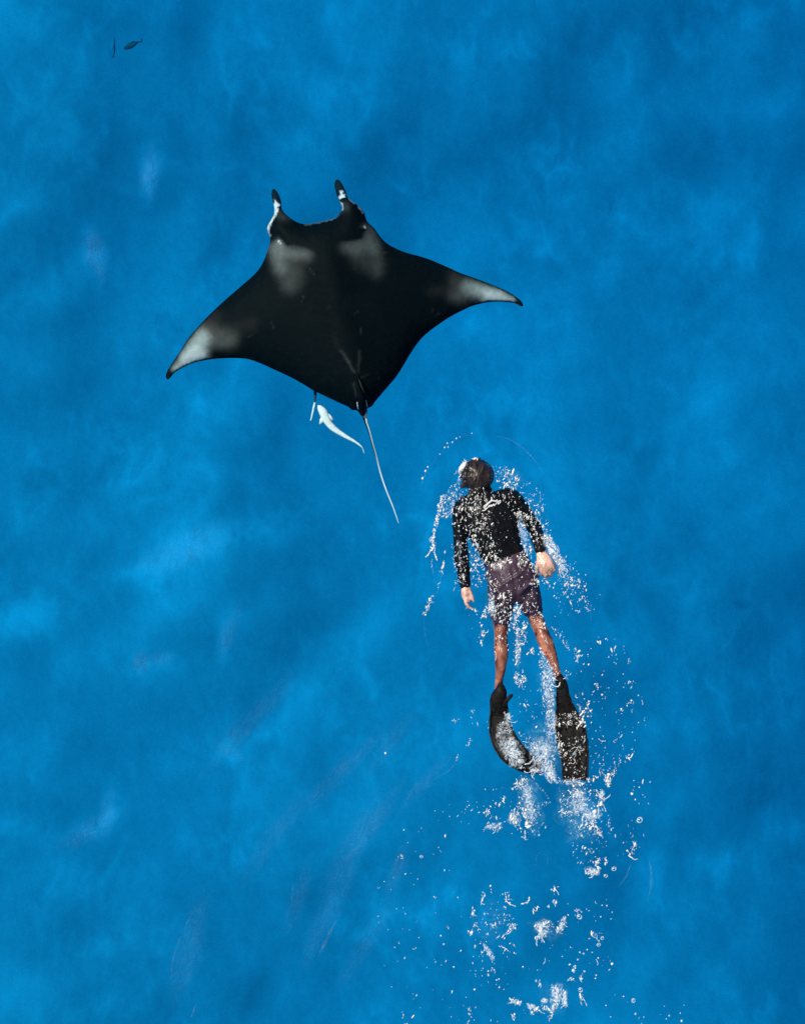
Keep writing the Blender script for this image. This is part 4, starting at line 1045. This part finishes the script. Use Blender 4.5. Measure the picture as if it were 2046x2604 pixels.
LACE = [(1403, 1394, 14, 36, -25, .95), (1422, 1430, 14, 22, -30, .7), (1250, 1548, 8, 30, -8, 1), (1284, 1856, 20, 24, 0, .55), (1298, 1904, 24, 44, -30, .95), (1276, 1880, 12, 30, -15, .7), (1318, 1936, 22, 10, -25, .8), (1374, 1914, 28, 40, -10, .8), (1398, 1966, 14, 24, -20, .95), (1364, 1956, 20, 8, 10, .9), (1342, 2036, 12, 56, -8, .7), (1308, 2080, 16, 18, 0, .6),
        (1256, 2100, 20, 7, -15, .95), (1470, 2038, 18, 38, -10, .75), (1500, 2072, 24, 12, 15, 1), (1506, 2214, 20, 8, 20, .9), (1378, 2358, 20, 18, 30, 1), (1428, 2350, 9, 20, 25, 1), (1413, 2535, 13, 34, 15, 1), (1436, 2540, 5, 22, 0, .9), (1384, 2545, 9, 6, 0, .9), (1348, 2560, 11, 6, -10, .9), (1244, 2420, 6, 18, -30, .9), (1306, 2547, 14, 4, -20, .8),
        (1328, 1350, 10, 45, -10, .5), (1392, 1740, 12, 60, -8, .6), (1400, 1840, 14, 40, 0, .7), (1316, 1650, 6, 50, 0, .5), (1290, 1824, 8, 12, 0, .9), (1530, 2020, 6, 10, 0, .9), (1448, 1988, 30, 8, 0, .7)]
MILK = [(1404, 1402, 26, 56, -28, .55), (1328, 1360, 16, 60, -12, .45), (1204, 1400, 14, 60, -8, .35), (1318, 1640, 11, 80, 0, .35), (1390, 1750, 20, 90, -10, .45), (1376, 1905, 50, 60, -10, .75), (1346, 2040, 32, 70, -10, .55), (1460, 2055, 46, 62, -5, .55), (1470, 2115, 36, 34, 0, .35), (1246, 1545, 12, 44, -8, .6), (1482, 1800, 14, 44, -10, .3), (1142, 1278, 16, 44, 18, .3), (1292, 1216, 36, 26, 0, .3), (1375, 1315, 14, 60, -30, .3), (1450, 1480, 26, 50, -40, .25), (1390, 2365, 40, 24, 20, .3), (1405, 2540, 40, 40, 0, .25), (1250, 2350, 50, 50, 0, .12)]
WV, WF, WT, WM = [], [], [], []
def film(cx_, cy_, rx_, ry_, rot, amt, mi):
    NR, NS = 7, 26
    o = len(WV); rot = math.radians(rot); sd_ = rng.uniform(0, 99)
    for i in range(NR + 1):
        t = i / NR
        for k in range(NS):
            a_ = 2 * math.pi * k / NS
            w_r = 1 + .38 * mnoise.noise(Vector((math.cos(a_) * 1.3 + sd_, math.sin(a_) * 1.3, 0))) + .2 * mnoise.noise(Vector((math.cos(a_) * 3.5, math.sin(a_) * 3.5 + sd_, 2)))
            x_, y_ = t * rx_ * 1.15 * w_r * math.cos(a_), t * ry_ * 1.15 * w_r * math.sin(a_)
            px_, py_ = cx_ + x_ * math.cos(rot) - y_ * math.sin(rot) * -1 * -1, cy_ + x_ * math.sin(rot) + y_ * math.cos(rot)
            WV.append(tuple(P(px_, py_, surf_z(px_, py_) + .004 if mi == 0 else -.34))); WT.append(amt * (1 - t ** 2) ** .8)
    for i in range(NR):
        for k in range(NS):
            k2 = (k + 1) % NS
            WF.append((o + i * NS + k, o + (i + 1) * NS + k, o + (i + 1) * NS + k2, o + i * NS + k2)); WM.append(mi)
for q in LACE: film(*q, 0)
for q in MILK: film(*q, 1)
me = mesh(WV, WF)
me.attributes.new('thick', 'FLOAT', 'POINT').data.foreach_set('value', WT)
ff_o = link('foam_film', me, M_LACE)
me.materials.append(M_MILK); me.polygons.foreach_set('material_index', WM)
tag(ff_o, 'thin milky film of aerated water and lacy foam between the drops', 'foam', kind='stuff')

# ring shaped bubbles floating on the wake
for k, (bx, by, br, lab) in enumerate([
        (1625, 2085, 8.5, 'largest round white bubble, alone at the right edge of the wake'),
        (1560, 2209, 6.5, 'ring shaped bubble beside the small foam crescent'),
        (1539, 2227, 5.5, 'bubble just below and left of the ring shaped bubble by the foam crescent'),
        (1472, 2331, 7.5, 'round bubble right of the forked foam patch'),
        (1475, 2517, 6.5, 'bubble right of the large foam patch at the bottom'),
        (1609, 2544, 6.0, 'ring shaped bubble near the bottom edge, farthest from the foam'),
        (1530, 2385, 5.0, 'small bubble in the right of the lower wake'),
        (1521, 2402, 5.5, 'small bubble directly below another in the lower wake'),
        (1071, 2178, 4.5, 'small bubble far out on the left of the wake')]):
    e = empty('bubble', P(bx, by, 0)); tag(e, lab, 'bubble', 'round bubbles floating on the wake')
    R = br / S
    rows = [(e.location.x + R * .74 * math.cos(a), e.location.y + R * .74 * math.sin(a), .004, R * (.17 + .09 * math.sin(2 * a + k)), R * .18) for a in np.linspace(0, 2 * math.pi, 15)]
    v, f = loft(rows, 2, 8); link('rim', mesh(v, f), M_PALE, e)
    v, f = ellipsoid(P(bx, by, .002) + Vector((-R * .18, R * .12, 0)), R * .30, R * .24, R * .25, 10, 6); link('glint', mesh(v, f), M_DROP_GLINT, e)  # glint is a white bead shaped as the bubble's highlight

# ------------------------------------------------------------------ faint ripple crests on the surface
m_, n, l = newmat('rippled_water_facets')
n.remove(n['Principled BSDF'])
tr = n.new('ShaderNodeBsdfTransparent'); gl = n.new('ShaderNodeBsdfGlossy'); gl.inputs['Roughness'].default_value = .58
tc = n.new('ShaderNodeTexCoord')
mp = n.new('ShaderNodeMapping'); mp.inputs['Rotation'].default_value = (0, 0, -.6); mp.inputs['Scale'].default_value = (1.5, .7, 1)
l.new(tc.outputs['Object'], mp.inputs[0])
t = n.new('ShaderNodeTexNoise'); t.inputs['Scale'].default_value = 8.5; t.inputs['Detail'].default_value = 4; t.inputs['Roughness'].default_value = .55; t.inputs['Distortion'].default_value = 1.4
l.new(mp.outputs[0], t.inputs['Vector'])
bp = n.new('ShaderNodeBump'); bp.inputs['Strength'].default_value = 1.0; bp.inputs['Distance'].default_value = .07
l.new(t.outputs['Fac'], bp.inputs['Height']); l.new(bp.outputs[0], gl.inputs['Normal'])
at = n.new('ShaderNodeAttribute'); at.attribute_name = 'thick'
mu = n.new('ShaderNodeMath'); mu.operation = 'MULTIPLY'; mu.inputs[1].default_value = .016; l.new(at.outputs['Fac'], mu.inputs[0])
mxs = n.new('ShaderNodeMixShader'); l.new(mu.outputs[0], mxs.inputs[0])
l.new(tr.outputs[0], mxs.inputs[1]); l.new(gl.outputs[0], mxs.inputs[2]); l.new(mxs.outputs[0], n['Material Output'].inputs['Surface'])
M_RIP = m_
RT = []
RV, RF = [], []
def crest(pts, w, h=.006):
    global RV, RF
    r = cr(pts, 8)
    L = len(r); o = len(RV)
    for i in range(L):
        t = i / (L - 1)
        a, b_ = r[max(i - 1, 0)], r[min(i + 1, L - 1)]
        d = (b_ - a) / (np.linalg.norm(b_ - a) + 1e-9); s = np.array([-d[1], d[0]])
        ww = w * math.sin(math.pi * min(1, max(0, t))) ** .7 * (.7 + .5 * mnoise.noise(Vector((i * .4, pts[0][0], 0)))) + .15
        for q, z in ((-1, 0), (-.45, .75), (.1, 1), (.6, .6), (1, 0)):
            p = P(*(r[i] + s * q * ww)); RV.append((p.x, p.y, .001 + h * z * ww / 6)); RT.append(4 * z * math.sin(math.pi * t) ** .8)
    for i in range(L - 1):
        for k in range(4):
            RF.append((o + i * 5 + k, o + i * 5 + k + 1, o + (i + 1) * 5 + k + 1, o + (i + 1) * 5 + k))
def patch(cx_, cy_, la, lb, deg, amt):
    # a low swell of wavelets on the surface
    R_m = max(la, lb) * 1.1
    if dist_poly(np.array([[cx_, cy_]], float), ring)[0] < R_m * .8 or in_poly(cx_, cy_, [tuple(q) for q in ring]) or math.hypot(cx_ - 285, cy_ - 118) < R_m * .9: return
    NR, NS = 8, 30
    o = len(RV); an = -math.radians(deg); sd_ = rng.uniform(0, 99)
    for i in range(NR + 1):
        t = i / NR
        for k in range(NS):
            a_ = 2 * math.pi * k / NS
            wr = 1 + .35 * mnoise.noise(Vector((math.cos(a_) * 1.2 + sd_, math.sin(a_) * 1.2, 0)))
            x_, y_ = t * la * wr * math.cos(a_), t * lb * wr * math.sin(a_)
            p = P(cx_ + x_ * math.cos(an) - y_ * math.sin(an), cy_ + x_ * math.sin(an) + y_ * math.cos(an))
            RV.append((p.x, p.y, .001 + .004 * (1 - t * t))); RT.append(amt * (1 - t * t) ** 1.6)
    for i in range(NR):
        for k in range(NS):
            k2 = (k + 1) % NS
            RF.append((o + i * NS + k, o + (i + 1) * NS + k, o + (i + 1) * NS + k2, o + i * NS + k2))
for cx_, cy_, la, lb, deg, st in LIGHT_PATCHES:
    if st >= .45: patch(cx_ * 1.198, cy_ * 1.198, la * 1.7, lb * 1.9, deg, min(1, .25 + st * .8))
# streaks fanning out to the lower left of the wake
for q in [(900, 2150, 170, 40, 62, .8), (960, 2080, 150, 30, 55, .7), (830, 2330, 160, 34, 62, .8), (760, 2280, 110, 26, 72, .7), (1010, 2210, 90, 24, 66, .9), (700, 2120, 170, 34, 56, .5), (640, 1830, 200, 34, 48, .5), (870, 1960, 200, 30, 46, .6), (930, 2400, 150, 30, 58, .6), (480, 2420, 190, 40, 75, .7), (1080, 1990, 110, 22, 48, .7), (1000, 1880, 120, 30, 52, .5)]:
    patch(*q)
for pts, w in [([(1020, 2170), (1008, 2195), (996, 2230)], 6), ([(860, 2330), (835, 2380), (805, 2440)], 7), ([(745, 2245), (742, 2300)], 2), ([(1120, 1150), (1090, 1190), (1072, 1230), (1064, 1265)], 1.4), ([(1200, 1100), (1150, 1122), (1118, 1155)], 1.2), ([(1097, 1400), (1100, 1450), (1106, 1495)], 1.2), ([(1130, 1405), (1124, 1450), (1113, 1500), (1095, 1540)], 1.2), ([(1076, 1560), (1080, 1610), (1090, 1650)], 1.2),
               ([(1500, 1530), (1502, 1580)], 1.3), ([(1650, 2180), (1655, 2240), (1645, 2300)], 5), ([(1605, 2190), (1590, 2230), (1568, 2260)], 3), ([(1170, 1920), (1140, 1960), (1080, 1995)], 2.2), ([(1060, 1990), (1030, 2040)], 2), ([(500, 2300), (470, 2360), (440, 2440), (435, 2520)], 1.6), ([(500, 2550), (485, 2590)], 2.5), ([(1380, 2170), (1392, 2180), (1388, 2205)], 1.2), ([(1360, 2210), (1364, 2175), (1378, 2166)], 1.0),
               ([(1240, 1105), (1300, 1120), (1350, 1160), (1385, 1210)], 2.0)]:
    crest(pts, w)
me = mesh(RV, RF)
me.attributes.new('thick', 'FLOAT', 'POINT').data.foreach_set('value', RT)
rip = link('wake_ripples', me, M_RIP)
tag(rip, 'faint pale ripple streaks on the water round the swimmer and wake', 'ripples', kind='stuff')
